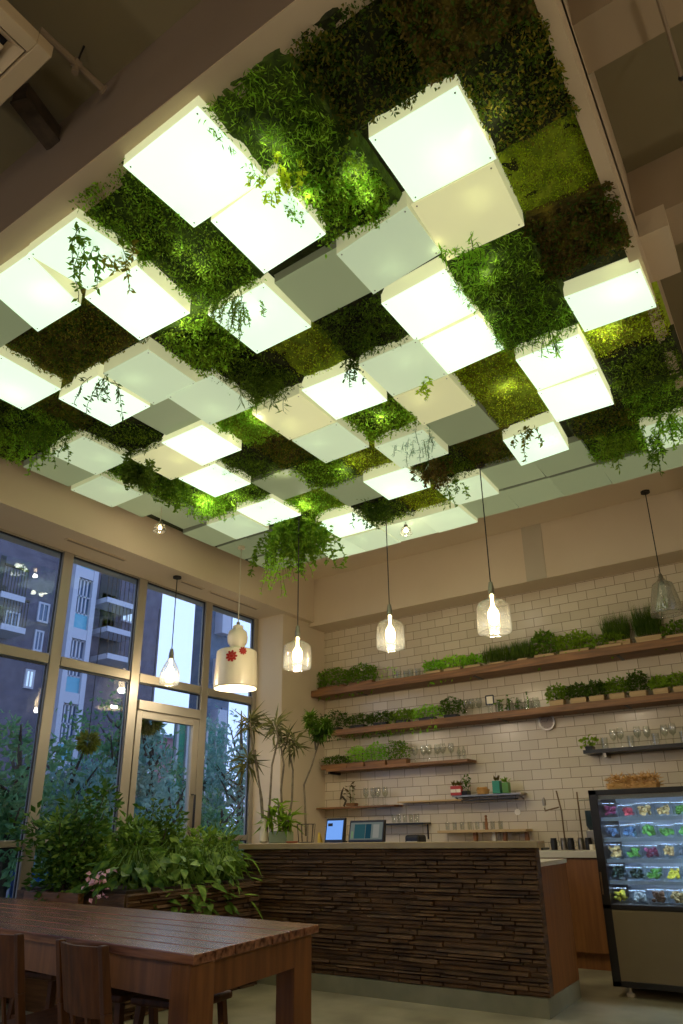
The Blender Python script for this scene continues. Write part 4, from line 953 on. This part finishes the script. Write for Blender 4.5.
# tins and jars on the grey shelf
RD = mat('red_tin', (170, 50, 44), rough=.4); TEAL = mat('teal_tin', (40, 130, 104), rough=.4); GRN = mat('green_tin', (80, 130, 50), rough=.4); BSK = mat('wicker', (170, 126, 66), (196, 152, 90), scale=40, rough=.8)
for k_, (px, m_, h_, w_, lab) in enumerate(((456, RD, .10, .035, 'red and white tin at the left end of the grey jar shelf'), (461, RD, .10, .03, 'second red tin of the grey jar shelf'), (499, TEAL, .13, .042, 'teal square canister on the grey jar shelf'), (508, GRN, .11, .036, 'green canister beside the teal one'))):
    x_ = wx(px, 790, Y2); t = thing('tin_canister', lab, 'tin', (x_, Y2-.04, Z6))
    MB().hexa([(-w_, -w_, 0), (w_, -w_, 0), (w_, w_, 0), (-w_, w_, 0)], [(-w_, -w_, h_), (w_, -w_, h_), (w_, w_, h_), (-w_, w_, h_)]).build('body', m_, t, bevel=.004)
    MB().box(-w_*.9, w_*.9, -w_-.002, -w_, h_*.3, h_*.65).build('label_band', CERAM if k_ < 2 else m_, t)
    mm = MB()
    for e in range(8): mm.leaf((random.uniform(-.02, .02), 0, h_), (random.gauss(0, .5), random.gauss(0, .5), 1), .07, .025)
    mm.build('sprigs', L_BROWN if k_ != 3 else L_MID, t)
leafy('herb_pot', 'dark small-leaved herb between red tins and basket on the grey shelf', (wx(466, 790, Y2), Y2, Z6), .12, .17, 60, .035, .6, L_DARK, BLACKP, .07, .04)
t = thing('wicker_basket', 'small wicker basket of bread on the grey jar shelf', 'basket', (wx(484, 790, Y2), Y2-.03, Z6))
MB().lathe([(0, 0), (.06, 0), (.075, .05), (.07, .05), (.056, .008), (0, .008)], n=20).build('basket', BSK, t)
mm = MB()
for k_ in range(5): mm.blob((-.045+.022*k_, random.uniform(-.02, .02), .06), (.018, .03, .018), 8, 6)
mm.build('rolls', STRAW, t)
# wooden birds/figures on riser
t = thing('wooden_figurine', 'small wooden figurine standing on the wooden riser', 'figurine', (wx(487, 822, 7.44), 7.42, .96+.225)); MB().lathe([(0, 0), (.02, .0), (.014, .03), (.02, .06), (.012, .09), (.016, .11), (0, .13)], n=14).build('body', WOODCB, t); MB().blob((0, 0, .135), .016).build('head', WOODCB, t)
t = thing('curling_ornament', 'curling dark ornament beside the plant on the thin left shelf', 'ornament', (wx(350, 800, Y2)-.05, Y2-.06, Z4)); MB().tube([(0, 0, 0), (.03, 0, .06), (-.02, 0, .11), (-.05, 0, .08), (-.03, 0, .16), (0, 0, .22)], [.014, .013, .016, .01, .012, .004], n=8).build('body', BARKD, t)
# clock / round plate
q = aty(547, 722, YB-.02); t = thing('wall_clock', 'round metal-rimmed clock on the tiles under the second shelf', 'clock', (q.x, YB-.02, q.z))
def ydisc(r0, r1, y0, y1, n=32):
    m_ = MB(); m_.lathe([(r0, y0), (r1, y0), (r1, y1), (r0, y1)], n=n); m_.v = [(v[0], -v[2], v[1]) for v in m_.v]; return m_
ydisc(.075, .092, -.01, .02).build('rim', STEEL, t); ydisc(0, .076, -.005, .008).build('face', mat('clock_face', (128, 108, 86), rough=.3), t)
mm = MB()
for k_ in range(12): a = 2*PI*k_/12; mm.bar((math.cos(a)*.058, -.0095, math.sin(a)*.058), (math.cos(a)*.068, -.0095, math.sin(a)*.068), .004, .002, (0, 1, 0))
mm.build('hour_marks', BLACKP, t); mm = MB(); mm.bar((0, -.011, 0), (.02, -.011, .035), .005, .002, (0, 1, 0)); mm.bar((0, -.011, 0), (-.05, -.011, .01), .004, .002, (0, 1, 0)); mm.build('hands', BLACKP, t)
# string decoration: white round tag under the grey shelf
q = aty(516, 812, 7.5); t = thing('white_paper_tag', 'round white tag hung on the tiles below the jar shelf', 'tag', (q.x, YB-.004, q.z)); d_ = ydisc(0, .032, -.002, .004); d_.build('disc', CERAM, t); MB().tube([(0, 0, .03), (0, 0, .09)], .002, n=5).build('string', CORD, t)

# ------------------------------------------------------------------ back cabinet and equipment
t = thing('back_cabinet', 'orange wooden back cabinet with pale worktop beside the display fridge', 'cabinet', (-2.2, 6.95, 0))
MB().box(-3.0, .62, .05, .59, 0, .12).build('plinth', WOODCB, t); MB().box(-3.0, .62, .02, .59, .12, .925).build('carcass', WOODCB, t)
for k_ in range(6): 
    dd = MB().box(-2.98+.6*k_, -2.40+.6*k_, 0, .02, .14, .91).build('door', WOODCB, t, bevel=.002); MB().box(-2.46+.6*k_, -2.44+.6*k_, -.02, 0, .74, .86).build('handle', STEEL, dd)
MB().box(-3.02, .66, -.02, .595, .925, .985).build('worktop', WHITE, t, bevel=.004)
def tapset(label, x, Y, pts, r=.008):
    t = thing('tall_tap', label, 'tap', (x, Y, .985)); MB().tube(pts, r, n=8).build('spout', BRASS, t); MB().lathe([(0, 0), (.03, 0), (.03, .02), (.016, .025), (.0, .025)], n=16).build('base', STEEL, t); return t
x_ = wx(566, 850, 7.3)
t = tapset('tall brass-coloured pipe tap with hooked arm, left one by the fridge', x_, 7.3, [(0, 0, 0), (-.0, 0, .36), (-.03, 0, .56)])
MB().tube([(-.02, 0, .40), (-.17, 0, .37), (-.17, -.0, .40)], .008, n=6).build('arm', BRASS, t); MB().lathe([(.018, .42), (.022, .47), (.006, .5)], (-.17, 0, 0), n=12).build('nozzle', STEEL, t)
x_ = wx(584, 850, 7.3)
t = tapset('second tall steel pipe tap nearest the display fridge', x_, 7.3, [(0, 0, 0), (0, 0, .54)]); MB().tube([(0, 0, .46), (.2, 0, .46)], .008, n=6).build('arm', STEEL, t)
t = thing('coffee_grinder', 'upright steel grinder with dark blue hopper beside the fridge', 'appliance', (wx(592, 840, 7.3)+.02, 7.3, .985))
MB().box(-.05, .05, -.06, .06, 0, .18).build('body', STEEL, t, bevel=.008); MB().lathe([(.03, .18), (.055, .22), (.055, .36), (0, .36)], n=16).build('hopper', mat('dark_blue_plastic', (36, 52, 58), rough=.3), t); MB().lathe([(0, 0), (.03, 0), (.03, .05), (0, .05)], (0, -.09, .0), n=12).build('cup', CERAM, t)
t = thing('steel_dispenser', 'steel cylinder dispenser between grinder and fridge', 'appliance', (wx(600, 840, 7.35)+.05, 7.32, .985)); MB().lathe([(0, 0), (.05, 0), (.05, .33), (.03, .38), (0, .39)], n=20).build('body', STEEL, t); MB().tube([(0, -.05, .1), (0, -.08, .1), (0, -.08, .07)], .006, n=6).build('spigot', BLACKP, t)
for k_ in range(6):
    t = thing('milk_jug', 'small steel or dark jug in the row on the back worktop left of the taps', 'jug', (-2.36+.085*k_, 7.22+.05*(k_ % 2), .985), group='jugs on the back worktop')
    MB().lathe([(0, 0), (.032, 0), (.034, .07), (.028, .10), (.03, .11), (.026, .11), (.024, .1), (.03, .07), (0, .01)], n=14).build('body', STEEL if k_ % 2 else BLACKP, t); MB().tube([(.03, 0, .09), (.055, 0, .08), (.055, 0, .04), (.032, 0, .03)], .004, n=5).build('handle', STEEL, t)
t = thing('espresso_tray', 'low dark tray behind the right end of the bar', 'tray', (-2.75, 7.3, .985)); MB().box(-.28, .28, -.1, .1, 0, .02).build('tray', BLACKP, t, bevel=.004); MB().box(-.26, .26, -.12, -.1, .0, .05).build('front_rail', PALEW, t)

# ------------------------------------------------------------------ display fridge
FX0, FX1, FY, FD, FH = -1.63, -.42, 6.0, .66, 1.475
t = thing('display_fridge', 'black upright display fridge with lit shelves and taupe base panel', 'fridge', (FX0, FY, 0)); W_ = FX1-FX0
mm = MB(); mm.box(0, .065, 0, FD, .07, FH); mm.box(W_-.045, W_, 0, FD, .07, FH); mm.box(0, W_, 0, FD, FH-.04, FH); mm.box(0, W_, FD-.03, FD, .07, FH); mm.box(0, W_, 0, FD, .07, .11); mm.box(0, W_, 0, .03, .595, .63)
mm.build('cabinet_frame', BLACK, t, bevel=.003)
MB().box(.05, W_-.05, .002, .02, .112, .592).build('base_panel', TAUPE, t)
MB().box(.05, W_-.05, .03, FD-.04, .60, .63).build('deck', STEEL, t)
MB().box(.046, W_-.046, FD-.05, FD-.035, .63, FH-.05).build('back_liner', mat('fridge_liner', (205, 215, 225), rough=.4), t)
lm_ = emat('fridge_led', (205, 226, 255), 19)
SHZ = [.645, .80, .955, 1.11, 1.265]
for k_, z_ in enumerate(SHZ):
    if k_:
        s_ = MB().box(.05, W_-.05, .06, FD-.06, z_-.014, z_-.006).build('glass_shelf', GLASS, t)
        MB().box(.05, W_-.05, .045, .06, z_-.03, z_-.002).build('shelf_edge', mat('shelf_edge_%d' % k_, (170, 186, 200), rough=.3), s_)
        MB().box(.06, W_-.06, .062, .085, z_-.024, z_-.016).build('light_strip', lm_, s_)
MB().box(.046, W_-.046, .035, .045, FH-.075, FH-.04).build('light_valance', STEEL, t); MB().box(.06, W_-.06, .05, .075, FH-.052, FH-.044).build('light_strip', lm_, t)
MB().box(.045, W_-.045, .006, .012, .632, FH-.045).build('front_glass', PANE, t)
MB().tube([(.02, -.02, .70), (.02, -.02, .86)], .006, n=6).build('hinge_bar', BRASS, t)
for x_ in (.1, W_-.1): MB().lathe([(0, 0), (.03, 0), (.03, .02), (.012, .03), (.012, .07)], (x_, .08, 0), n=12, cap0=True).build('foot', WHITE, t)
for x_ in (.1, W_-.1): MB().lathe([(0, 0), (.03, 0), (.03, .02), (.012, .03), (.012, .07)], (x_, FD-.1, 0), n=12, cap0=True).build('foot', WHITE, t)
# food in the fridge
FC = {'red fruit': (190, 60, 70), 'orange': (220, 110, 70), 'salad': (90, 150, 50), 'dark greens': (30, 52, 30), 'bread': (200, 160, 96), 'berries': (150, 50, 90), 'yellow': (225, 200, 40), 'white cream': (220, 220, 214), 'brown cake': (120, 74, 44), 'blue pack': (90, 120, 150)}
FM = {k: mat('food_'+k.replace(' ', '_'), tuple(int(c*.75) for c in v), v, scale=40, rough=.6, bump=.5, bscale=60) for k, v in FC.items()}
BOXC = thinglass('clear_food_box', (.9, .94, .96), 2.0, .05)
SHN = ['bottom', 'second lowest', 'middle', 'second highest', 'top']
LAY = [['yellow', 'white cream', 'brown cake', 'bread', 'red fruit', 'brown cake', 'bread', 'salad'],
       ['dark greens', 'dark greens', 'salad', 'yellow', 'white cream', 'orange', 'salad', 'bread'],
       ['bread', 'salad', 'berries', 'bread', 'brown cake', 'white cream', 'yellow', 'orange'],
       ['blue pack', 'blue pack', 'salad', 'salad', 'salad', 'white cream', 'dark greens', 'blue pack'],
       ['berries', 'red fruit', 'bread', 'bread', 'salad', 'orange', 'orange', 'white cream']]
for a in range(5):
    for b in range(8):
        kd = LAY[a][b]; x_ = FX0+.115+b*.138; z_ = SHZ[a] if a else .63
        t = thing('food_container', 'clear box of %s, %s fridge shelf, %s' % (kd, SHN[a], ['leftmost', 'second from the left', 'third from the left', 'fourth from the left', 'fifth from the left', 'sixth from the left', 'second from the right', 'rightmost'][b]), 'food box', (x_, FY+.16, z_), group='food in the display fridge')
        hh = random.uniform(.08, .11); w_ = .063
        bx = MB().hexa([(-w_*.9, -.07, 0), (w_*.9, -.07, 0), (w_*.9, .07, 0), (-w_*.9, .07, 0)], [(-w_, -.08, hh), (w_, -.08, hh), (w_, .08, hh), (-w_, .08, hh)]).build('box', BOXC, t)
        mm = MB()
        for k_ in range(20): mm.blob((random.uniform(-.036, .036), random.uniform(-.056, .04), .02+random.random()*(hh-.042)), (random.uniform(.012, .02), .018, random.uniform(.011, .018)), 7, 5, .2)
        mm.build('contents', FM[kd], t)
        MB().hexa([(-w_, -.08, hh), (w_, -.08, hh), (w_, .08, hh), (-w_, .08, hh)], [(-w_*.95, -.075, hh+.006), (w_*.95, -.075, hh+.006), (w_*.95, .075, hh+.006), (-w_*.95, .075, hh+.006)]).build('lid', BOXC, t)
# straw bundle on the fridge
t = thing('dried_wheat_bundle', 'bundle of dried golden wheat lying in a tray on top of the fridge', 'dried plants', (FX0+.33, FY+.16, FH))
MB().box(-.19, .19, -.08, .08, 0, .05).build('tray', BSK, t, bevel=.01)
n = 900; P = np.c_[RNG.uniform(-.19, .19, n), RNG.uniform(-.09, .09, n), RNG.uniform(.01, .10, n)]; D = np.c_[RNG.normal(size=n)*.8, RNG.normal(size=n)*.5, RNG.normal(size=n)*.35+.15]
tag(npleaves('wheat_ears', P, D, RNG.uniform(.03, .07, n), np.full(n, .010), STRAW, t), kind='stuff')

# ------------------------------------------------------------------ table
TH = .78; A0 = math.radians(180-6.0)
t = thing('dining_table', 'long dark reddish plank table with thick square legs in the foreground', 'table', (-2.095, 2.09, 0), A0)
# local: +x runs away to the left of the picture, -y runs to the back
LT, WT = 3.42, .92
mm = MB(); npk = 7
for k_ in range(npk):
    w_ = WT/npk; y1 = -k_*w_-.003; y0 = -(k_+1)*w_+.003; ex = random.uniform(-.012, .006)
    mm.box(ex, LT, y0, y1, TH-.038, TH+random.uniform(-.002, .001))
mm.v = [(v[0]-v[1]*.2145, v[1], v[2]) for v in mm.v]
mm.build('plank_top', WOODTB, t, bevel=.004)
for (x_, y_) in ((.03, -.14), (.03, -WT+.02), (LT-.15, -.14), (LT-.15, -WT+.02)):
    x_ += -y_*.2145 if y_ < -.3 else 0
    MB().box(x_, x_+.12, y_, y_+.12, 0, TH-.038).build('leg', WOODLG, t, bevel=.005)
ap = MB(); ap.box(.15, LT-.15, -.07, -.04, TH-.17, TH-.038); ap.box(.15, LT-.15, -WT+.04, -WT+.07, TH-.17, TH-.038); ap.box(.05, .08, -WT+.14, -.14, TH-.17, TH-.038); ap.box(LT-.08, LT-.05, -WT+.14, -.14, TH-.17, TH-.038)
ap.v = [(v[0]-v[1]*.2145, v[1], v[2]) for v in ap.v]
ap.build('apron', WOODLG, t)
# ------------------------------------------------------------------ chairs
def make_chair():
    t = empty('dining_chair')
    # chair faces +y (towards table); back at y=0
    MB().add([(-.20, .03, .43), (.20, .03, .43), (.22, .42, .445), (-.22, .42, .445), (-.20, .03, .46), (.20, .03, .46), (.22, .42, .475), (-.22, .42, .475)], [(0,3,2,1),(4,5,6,7),(0,1,5,4),(1,2,6,5),(2,3,7,6),(3,0,4,7)]).build('seat', WOODCH, t, bevel=.008)
    for s in (-1, 1):
        mm = MB(); x_ = s*.18
        pr = [(.03, 0), (.02, .45), (-.015, .62), (-.055, .835)]
        for a in range(3):
            (ya, za), (yb, zb_) = pr[a], pr[a+1]; w_ = .019
            mm.hexa([(x_-w_, ya-.018, za), (x_+w_, ya-.018, za), (x_+w_, ya+.018, za), (x_-w_, ya+.018, za)], [(x_-w_, yb-.016, zb_), (x_+w_, yb-.016, zb_), (x_+w_, yb+.016, zb_), (x_-w_, yb+.016, zb_)])
        mm.build('rear_post', WOODCH, t, bevel=.004)
        MB().box(s*.2-.018, s*.2+.018, .37, .406, 0, .445).build('front_leg', WOODCH, t, bevel=.004)
    b = MB(); n = 8     # curved back rest board
    for k_ in range(n):
        x0 = -.165+.33*k_/n; x1 = -.165+.33*(k_+1)/n; c0 = -.03*(1-(x0/.165)**2); c1 = -.03*(1-(x1/.165)**2)
        z0, z1 = .60, .83
        def yy(z): return -.012-.043*(z-.62)/.2
        b.hexa([(x0, yy(z0)+c0-.008, z0), (x1, yy(z0)+c1-.008, z0), (x1, yy(z0)+c1+.008, z0), (x0, yy(z0)+c0+.008, z0)], [(x0, yy(z1)+c0-.008, z1), (x1, yy(z1)+c1-.008, z1), (x1, yy(z1)+c1+.008, z1), (x0, yy(z1)+c0+.008, z1)])
    b.build('backrest', WOODCH, t)
    for x_ in (-.06, .06): MB().bar((x_, .005, .45), (x_, -.03, .61), .022, .012).build('back_slat', WOODCH, t)
    MB().box(-.165, .165, .0, .02, .2, .23).build('stretcher', WOODCH, t); MB().box(-.2, .2, .385, .40, .24, .27).build('stretcher', WOODCH, t)
    for s in (-1, 1): MB().bar((s*.185, .02, .30), (s*.2, .385, .30), .02, .028).build('side_rail', WOODCH, t)
    return t
ch = make_chair(); q = atz(82, 944, .83)
ch.location = (q.x, q.y-.0+.05, 0); ch.rotation_euler = (0, 0, math.radians(-7)); ch.scale = (.82, .9, 1); tag(ch, 'dark wooden chair with solid backrest seen from behind at the near table side', 'chair', 'chairs at the long table')
c = copy_tree(ch); c.location = (q.x-.60, q.y+.10, 0); c.rotation_euler = (0, 0, math.radians(-4)); tag(c, 'dark wooden chair partly cut by the left picture edge', 'chair', 'chairs at the long table')
def make_stool():
    t = empty('wooden_stool')
    MB().box(-.19, .19, -.16, .16, .43, .465).build('seat', WOODCH, t, bevel=.012)
    for sx in (-1, 1):
        for sy in (-1, 1): MB().bar((sx*.15, sy*.12, .43), (sx*.18, sy*.15, 0), .036, .036, (0, 1, 0)).build('leg', WOODCH, t, bevel=.003)
    for sy in (-1, 1): MB().bar((-.165, sy*.135, .22), (.165, sy*.135, .22), .022, .03).build('stretcher', WOODCH, t)
    return t
st0 = make_stool()
for k_, (x_, y_, r_, lab) in enumerate(((-2.86, 2.80, 5, 'dark wooden stool on the far side nearest the table right end'), (-3.3, 2.75, 8, 'dark wooden stool under the middle of the table'), (-4.1, 2.95, 3, 'dark wooden stool far left under the table'))):
    c = st0 if k_ == 0 else copy_tree(st0); c.location = (x_, y_, 0); c.rotation_euler = (0, 0, math.radians(r_)); tag(c, lab, 'stool', 'stools at the far side of the table')

# ------------------------------------------------------------------ outside
struct(MB().box(-60, XL-.2, -30, 60, -.3, -.1), 'ground', mat('paved_ground', (96, 92, 84), (120, 114, 104), scale=1.2, rough=.9))
BW = mat('grey_brick_facade', (84, 80, 88), (104, 98, 106), scale=3, rough=.9); BWH = mat('white_render', (178, 178, 184), rough=.8); BGL = mat('window_dark_glass', (60, 84, 110), rough=.08, spec=.9); BBL = mat('pale_blue_panel', (96, 160, 176), rough=.5)
BLIT = emat('lit_room', (200, 225, 255), 1.2)
X0 = -20.0
t = thing('apartment_building', 'dark brick apartment block with white-framed bay windows seen through the glass', 'building', (X0, 5, -.1))
yEnd = atx(158, 650, X0).y-5
MB().box(-8, 0, -12, yEnd, 0, 16).build('wall', BW, t)
ya, yb = atx(72, 600, X0+.6).y-5, atx(96, 600, X0+.6).y-5
bay = MB(); bay.box(0, .6, ya, ya+.18, 0, 11.0); bay.box(0, .6, yb-.18, yb, 0, 11.0)
for k_ in range(5):
    z_ = 1.4+k_*2.1; bay.box(0, .58, ya+.18, yb-.18, z_+1.75, z_+2.1)
bay.build('bay_frame', BWH, t)
for k_ in range(5):
    z_ = 1.4+k_*2.1
    w = MB().box(0, .45, ya+.18, yb-.18, z_+.5, z_+1.75).build('bay_window', BGL, t)
    g_ = MB()
    for e in range(1, 4): yy_ = ya+.18+(yb-ya-.36)*e/4; g_.box(.45, .5, yy_-.025, yy_+.025, z_+.5, z_+1.75)
    for e in (0, 1, 2): g_.box(.45, .5, ya+.18, yb-.18, z_+.5+e*.6, z_+.55+e*.6)
    g_.build('glazing_bars', BWH, w)
    MB().box(0, .5, ya+.18, yb-.18, z_, z_+.5).build('blue_panel', BBL, t)
def win(y0, y1, z0, z1, m_=BGL):
    y0 -= 5; y1 -= 5
    fr = MB(); fr.box(.0, .06, y0-.06, y0, z0-.06, z1+.06); fr.box(.0, .06, y1, y1+.06, z0-.06, z1+.06); fr.box(.0, .06, y0, y1, z1, z1+.06); fr.box(.0, .06, y0, y1, z0-.06, z0); fr.box(0, .05, (y0+y1)/2-.02, (y0+y1)/2+.02, z0, z1)
    w = fr.build('window', BWH, t); MB().box(.0, .03, y0, y1, z0, z1).build('pane', m_, w)
for px0, px1, py0, py1, m_ in ((38, 48, 603, 617, BGL), (34, 42, 630, 646, BGL), (25, 33, 669, 683, BLIT), (122, 132, 608, 617, BLIT), (4, 18, 612, 626, BGL)):
    A_ = atx(px0, py1, X0); B_ = atx(px1, py0, X0); win(A_.y, B_.y, A_.z, B_.z, m_)
for (px0, px1, py) in ((0, 25, 622), (0, 25, 590), (106, 135, 625), (106, 140, 652), (106, 140, 596)):
    A_ = atx(px0, py, X0+.8); B_ = atx(px1, py, X0+.8)
    b = MB().box(0, .9, A_.y-5, B_.y-5, A_.z-.12, A_.z+.06).build('balcony', BWH, t)
    r_ = MB()
    for e in range(9): yy_ = A_.y-5+(B_.y-A_.y)*e/8; r_.box(.84, .86, yy_-.008, yy_+.008, A_.z, A_.z+.9)
    r_.box(.82, .89, A_.y-5, B_.y-5, A_.z+.88, A_.z+.94); r_.build('railing', BARKD, b)
    MB().box(.0, .02, A_.y-5+.3, B_.y-5-.3, A_.z+.06, A_.z+1.5).build('balcony_opening', BLACK, b)
# second block right
A_ = atx(193, 640, -24); t = thing('apartment_building', 'blue-grey narrow block at the right of the bright sky gap', 'building', (-24, A_.y, -.1))
MB().box(0, 1.2, 0, 1.4, 0, 14).build('wall', mat('blue_grey_render', (84, 96, 108), (104, 114, 124), scale=2, rough=.9), t)
for k_ in range(4):
    o_ = MB().box(1.2, 1.7, .2, .8, 3+2.4*k_, 4.2+2.4*k_).build('balcony', BWH, t); MB().box(1.2, 1.26, .9, 1.3, 3+2.4*k_, 4.4+2.4*k_).build('window', BGL, t)
# low pink building and green hoarding
A_ = atx(152, 770, -26); B_ = atx(176, 740, -26); t = thing('low_pink_building', 'small pale pink building low behind the glass door', 'building', (-26, A_.y, -.1)); MB().box(0, .8, 0, B_.y-A_.y, 0, B_.z).build('wall', mat('pink_render', (190, 140, 146), (206, 160, 160), scale=3, rough=.9), t); MB().box(-.1, .9, -.1, B_.y-A_.y+.1, B_.z, B_.z+.15).build('roof', BWH, t)
for k_ in range(3): MB().box(.8, .88, .4+1.1*k_, 1.1+1.1*k_, B_.z*.35, B_.z*.8).build('window', BGL, t)
A_ = atx(177, 722, -15); B_ = atx(224, 726, -15); t = thing('green_hoarding', 'tall green netted fence seen through the door and last pane', 'fence', (-15, A_.y, -.1)); MB().box(-.1, 0, 0, B_.y-A_.y, 0, A_.z+.1).build('netting', mat('green_netting', (50, 112, 84), (66, 130, 96), scale=30, rough=.9), t); mm = MB()
for e in range(6): yy_ = (B_.y-A_.y)*e/5; mm.box(0, .08, yy_-.04, yy_+.04, 0, A_.z+.2)
mm.build('posts', FRAMEG, t)
t = thing('blue_barrel', 'bright blue barrel outside behind the left shrub', 'barrel', (*atx(36, 885, -8.5).xy, -.1)); MB().lathe([(0, 0), (.28, 0), (.3, .3), (.28, .6), (.3, .62), (.28, .95), (0, .95)], n=24).build('body', mat('blue_plastic', (20, 100, 190), rough=.4), t); MB().lathe([(0, .95), (.2, .95), (.2, .99), (0, .99)], n=20).build('lid', mat('pale_blue_plastic', (120, 180, 210), rough=.4), t)
t = thing('garden_steps', 'pale stone steps outside beyond the leftmost low pane', 'steps', (-8.5, 5.0, -.1)); 
for k_ in range(4): MB().box(-.35*k_-.35, 0-.35*k_, -1.2, .3, 0, .17*(k_+1)).build('step', mat('step_stone_%d' % k_, (150, 140, 124), rough=.9), t)
# garden trees
def tree(label, px, py_top, X, spread, n, leaf, lm, seed, lw=.5, zmin=.6, name='garden_tree'):
    n = int(n*.55)
    q = atx(px, 800, X); top = atx(px, py_top, X).z; rs = random.Random(seed)
    t = thing(name, label, 'tree', (X, q.y, -.1), group='trees and shrubs outside the windows')
    mm = MB(); mm.tube([(0, 0, 0), (.05, .03, top*.4), (-.05, .1, top*.75), (0, 0, top)], [.09, .07, .045, .01], n=7)
    for k_ in range(9):
        z_ = top*rs.uniform(.3, .85); a = rs.uniform(0, 2*PI); mm.tube([(0, .05, z_), (math.cos(a)*spread*.3, math.sin(a)*spread*.3, z_+.2), (math.cos(a)*spread*.6, math.sin(a)*spread*.6, z_+.5)], [.03, .02, .008], n=5)
    mm.build('trunk', BARKD, t)
    P = RNG.normal(size=(n, 3)); P /= np.linalg.norm(P, axis=1)[:, None]; P *= (RNG.random(n)**.4)[:, None]
    # clumps
    cl = RNG.normal(size=(40, 3)); cl /= np.linalg.norm(cl, axis=1)[:, None]; cl *= (RNG.random(40)**.5)[:, None]
    k = RNG.random(n) < .75; P[k] = cl[RNG.integers(0, 40, k.sum())]+RNG.normal(scale=.13, size=(k.sum(), 3))
    zc = (top+zmin)/2; P = P*np.array([spread*.7, spread, (top-zmin)/2])+np.array([0, 0, zc])
    Ls = leaf*RNG.uniform(.6, 1.3, n)
    tag(npleaves('crown', P, RNG.normal(size=(n, 3))+np.array([0, 0, -.3]), Ls, Ls*lw, lm, t), kind='stuff')
for a in (('dense green shrub-tree outside the leftmost pane', 10, 715, -8.6, 1.0, 3600, .13, L_OUT, 1), ('tree with small pale leaves outside, before the white bay', 66, 745, -9.2, 1.1, 4200, .11, L_OUT2, 2),
          ('tree behind the second pane with high crown', 112, 690, -10.0, 1.2, 4600, .12, L_OUT, 3), ('slender tree outside the glass door, left side', 146, 712, -9.0, .5, 2400, .13, L_OUT2, 4),
          ('dark tree at the right side of the glass door', 196, 762, -10.5, .9, 2600, .13, L_OUT, 5), ('blue-green tree filling the last window pane', 238, 705, -9.4, 1.1, 4200, .12, L_OUT2, 6),
          ('low hedge shrub outside below the second pane', 90, 800, -7.6, .9, 2400, .10, L_OUT, 7), ('low hedge shrub outside below the last pane', 222, 800, -7.6, .8, 2200, .10, L_OUT, 8), ('shrub with narrow leaves outside the door', 168, 780, -7.8, .5, 900, .12, L_OUT2, 9)):
    tree(*a)
q = atx(150, 722, -7.0); t = thing('hanging_nest_fern', 'round yellow-green fern ball hanging outside the glass door', 'plant', tuple(q))
P = RNG.normal(size=(260, 3)); P /= np.linalg.norm(P, axis=1)[:, None]; tag(npleaves('fronds', P*.06, P+np.array([0, 0, -.2]), np.full(260, .13), np.full(260, .04), L_OLI, t), kind='stuff'); MB().tube([(0, 0, 0), (0, 0, 1.5)], .005, n=5).build('cord', CORD, t)
q = atx(88, 742, -7.0); t = thing('hanging_nest_fern', 'small yellow-green fern ball hanging outside the second pane', 'plant', tuple(q))
P = RNG.normal(size=(200, 3)); P /= np.linalg.norm(P, axis=1)[:, None]; tag(npleaves('fronds', P*.05, P+np.array([0, 0, -.2]), np.full(200, .11), np.full(200, .04), L_OLI, t), kind='stuff'); MB().tube([(0, 0, 0), (0, 0, 1.4)], .005, n=5).build('cord', CORD, t)

# ------------------------------------------------------------------ world and light
w = bpy.data.worlds.new('dusk_sky'); scene.world = w; w.use_nodes = True; N = w.node_tree.nodes; L = w.node_tree.links; N.clear()
o = N.new('ShaderNodeOutputWorld'); bg = N.new('ShaderNodeBackground'); tc = N.new('ShaderNodeTexCoord'); sp = N.new('ShaderNodeSeparateXYZ'); rp = N.new('ShaderNodeValToRGB')
L.new(tc.outputs['Generated'], sp.inputs[0]); L.new(sp.outputs[2], rp.inputs[0]); L.new(rp.outputs[0], bg.inputs[0]); L.new(bg.outputs[0], o.inputs[0])
rp.color_ramp.elements[0].position = .45; rp.color_ramp.elements[0].color = (*srgb((168, 184, 220)), 1)
rp.color_ramp.elements[1].position = .95; rp.color_ramp.elements[1].color = (*srgb((84, 122, 200)), 1)
bg.inputs[1].default_value = 2.3
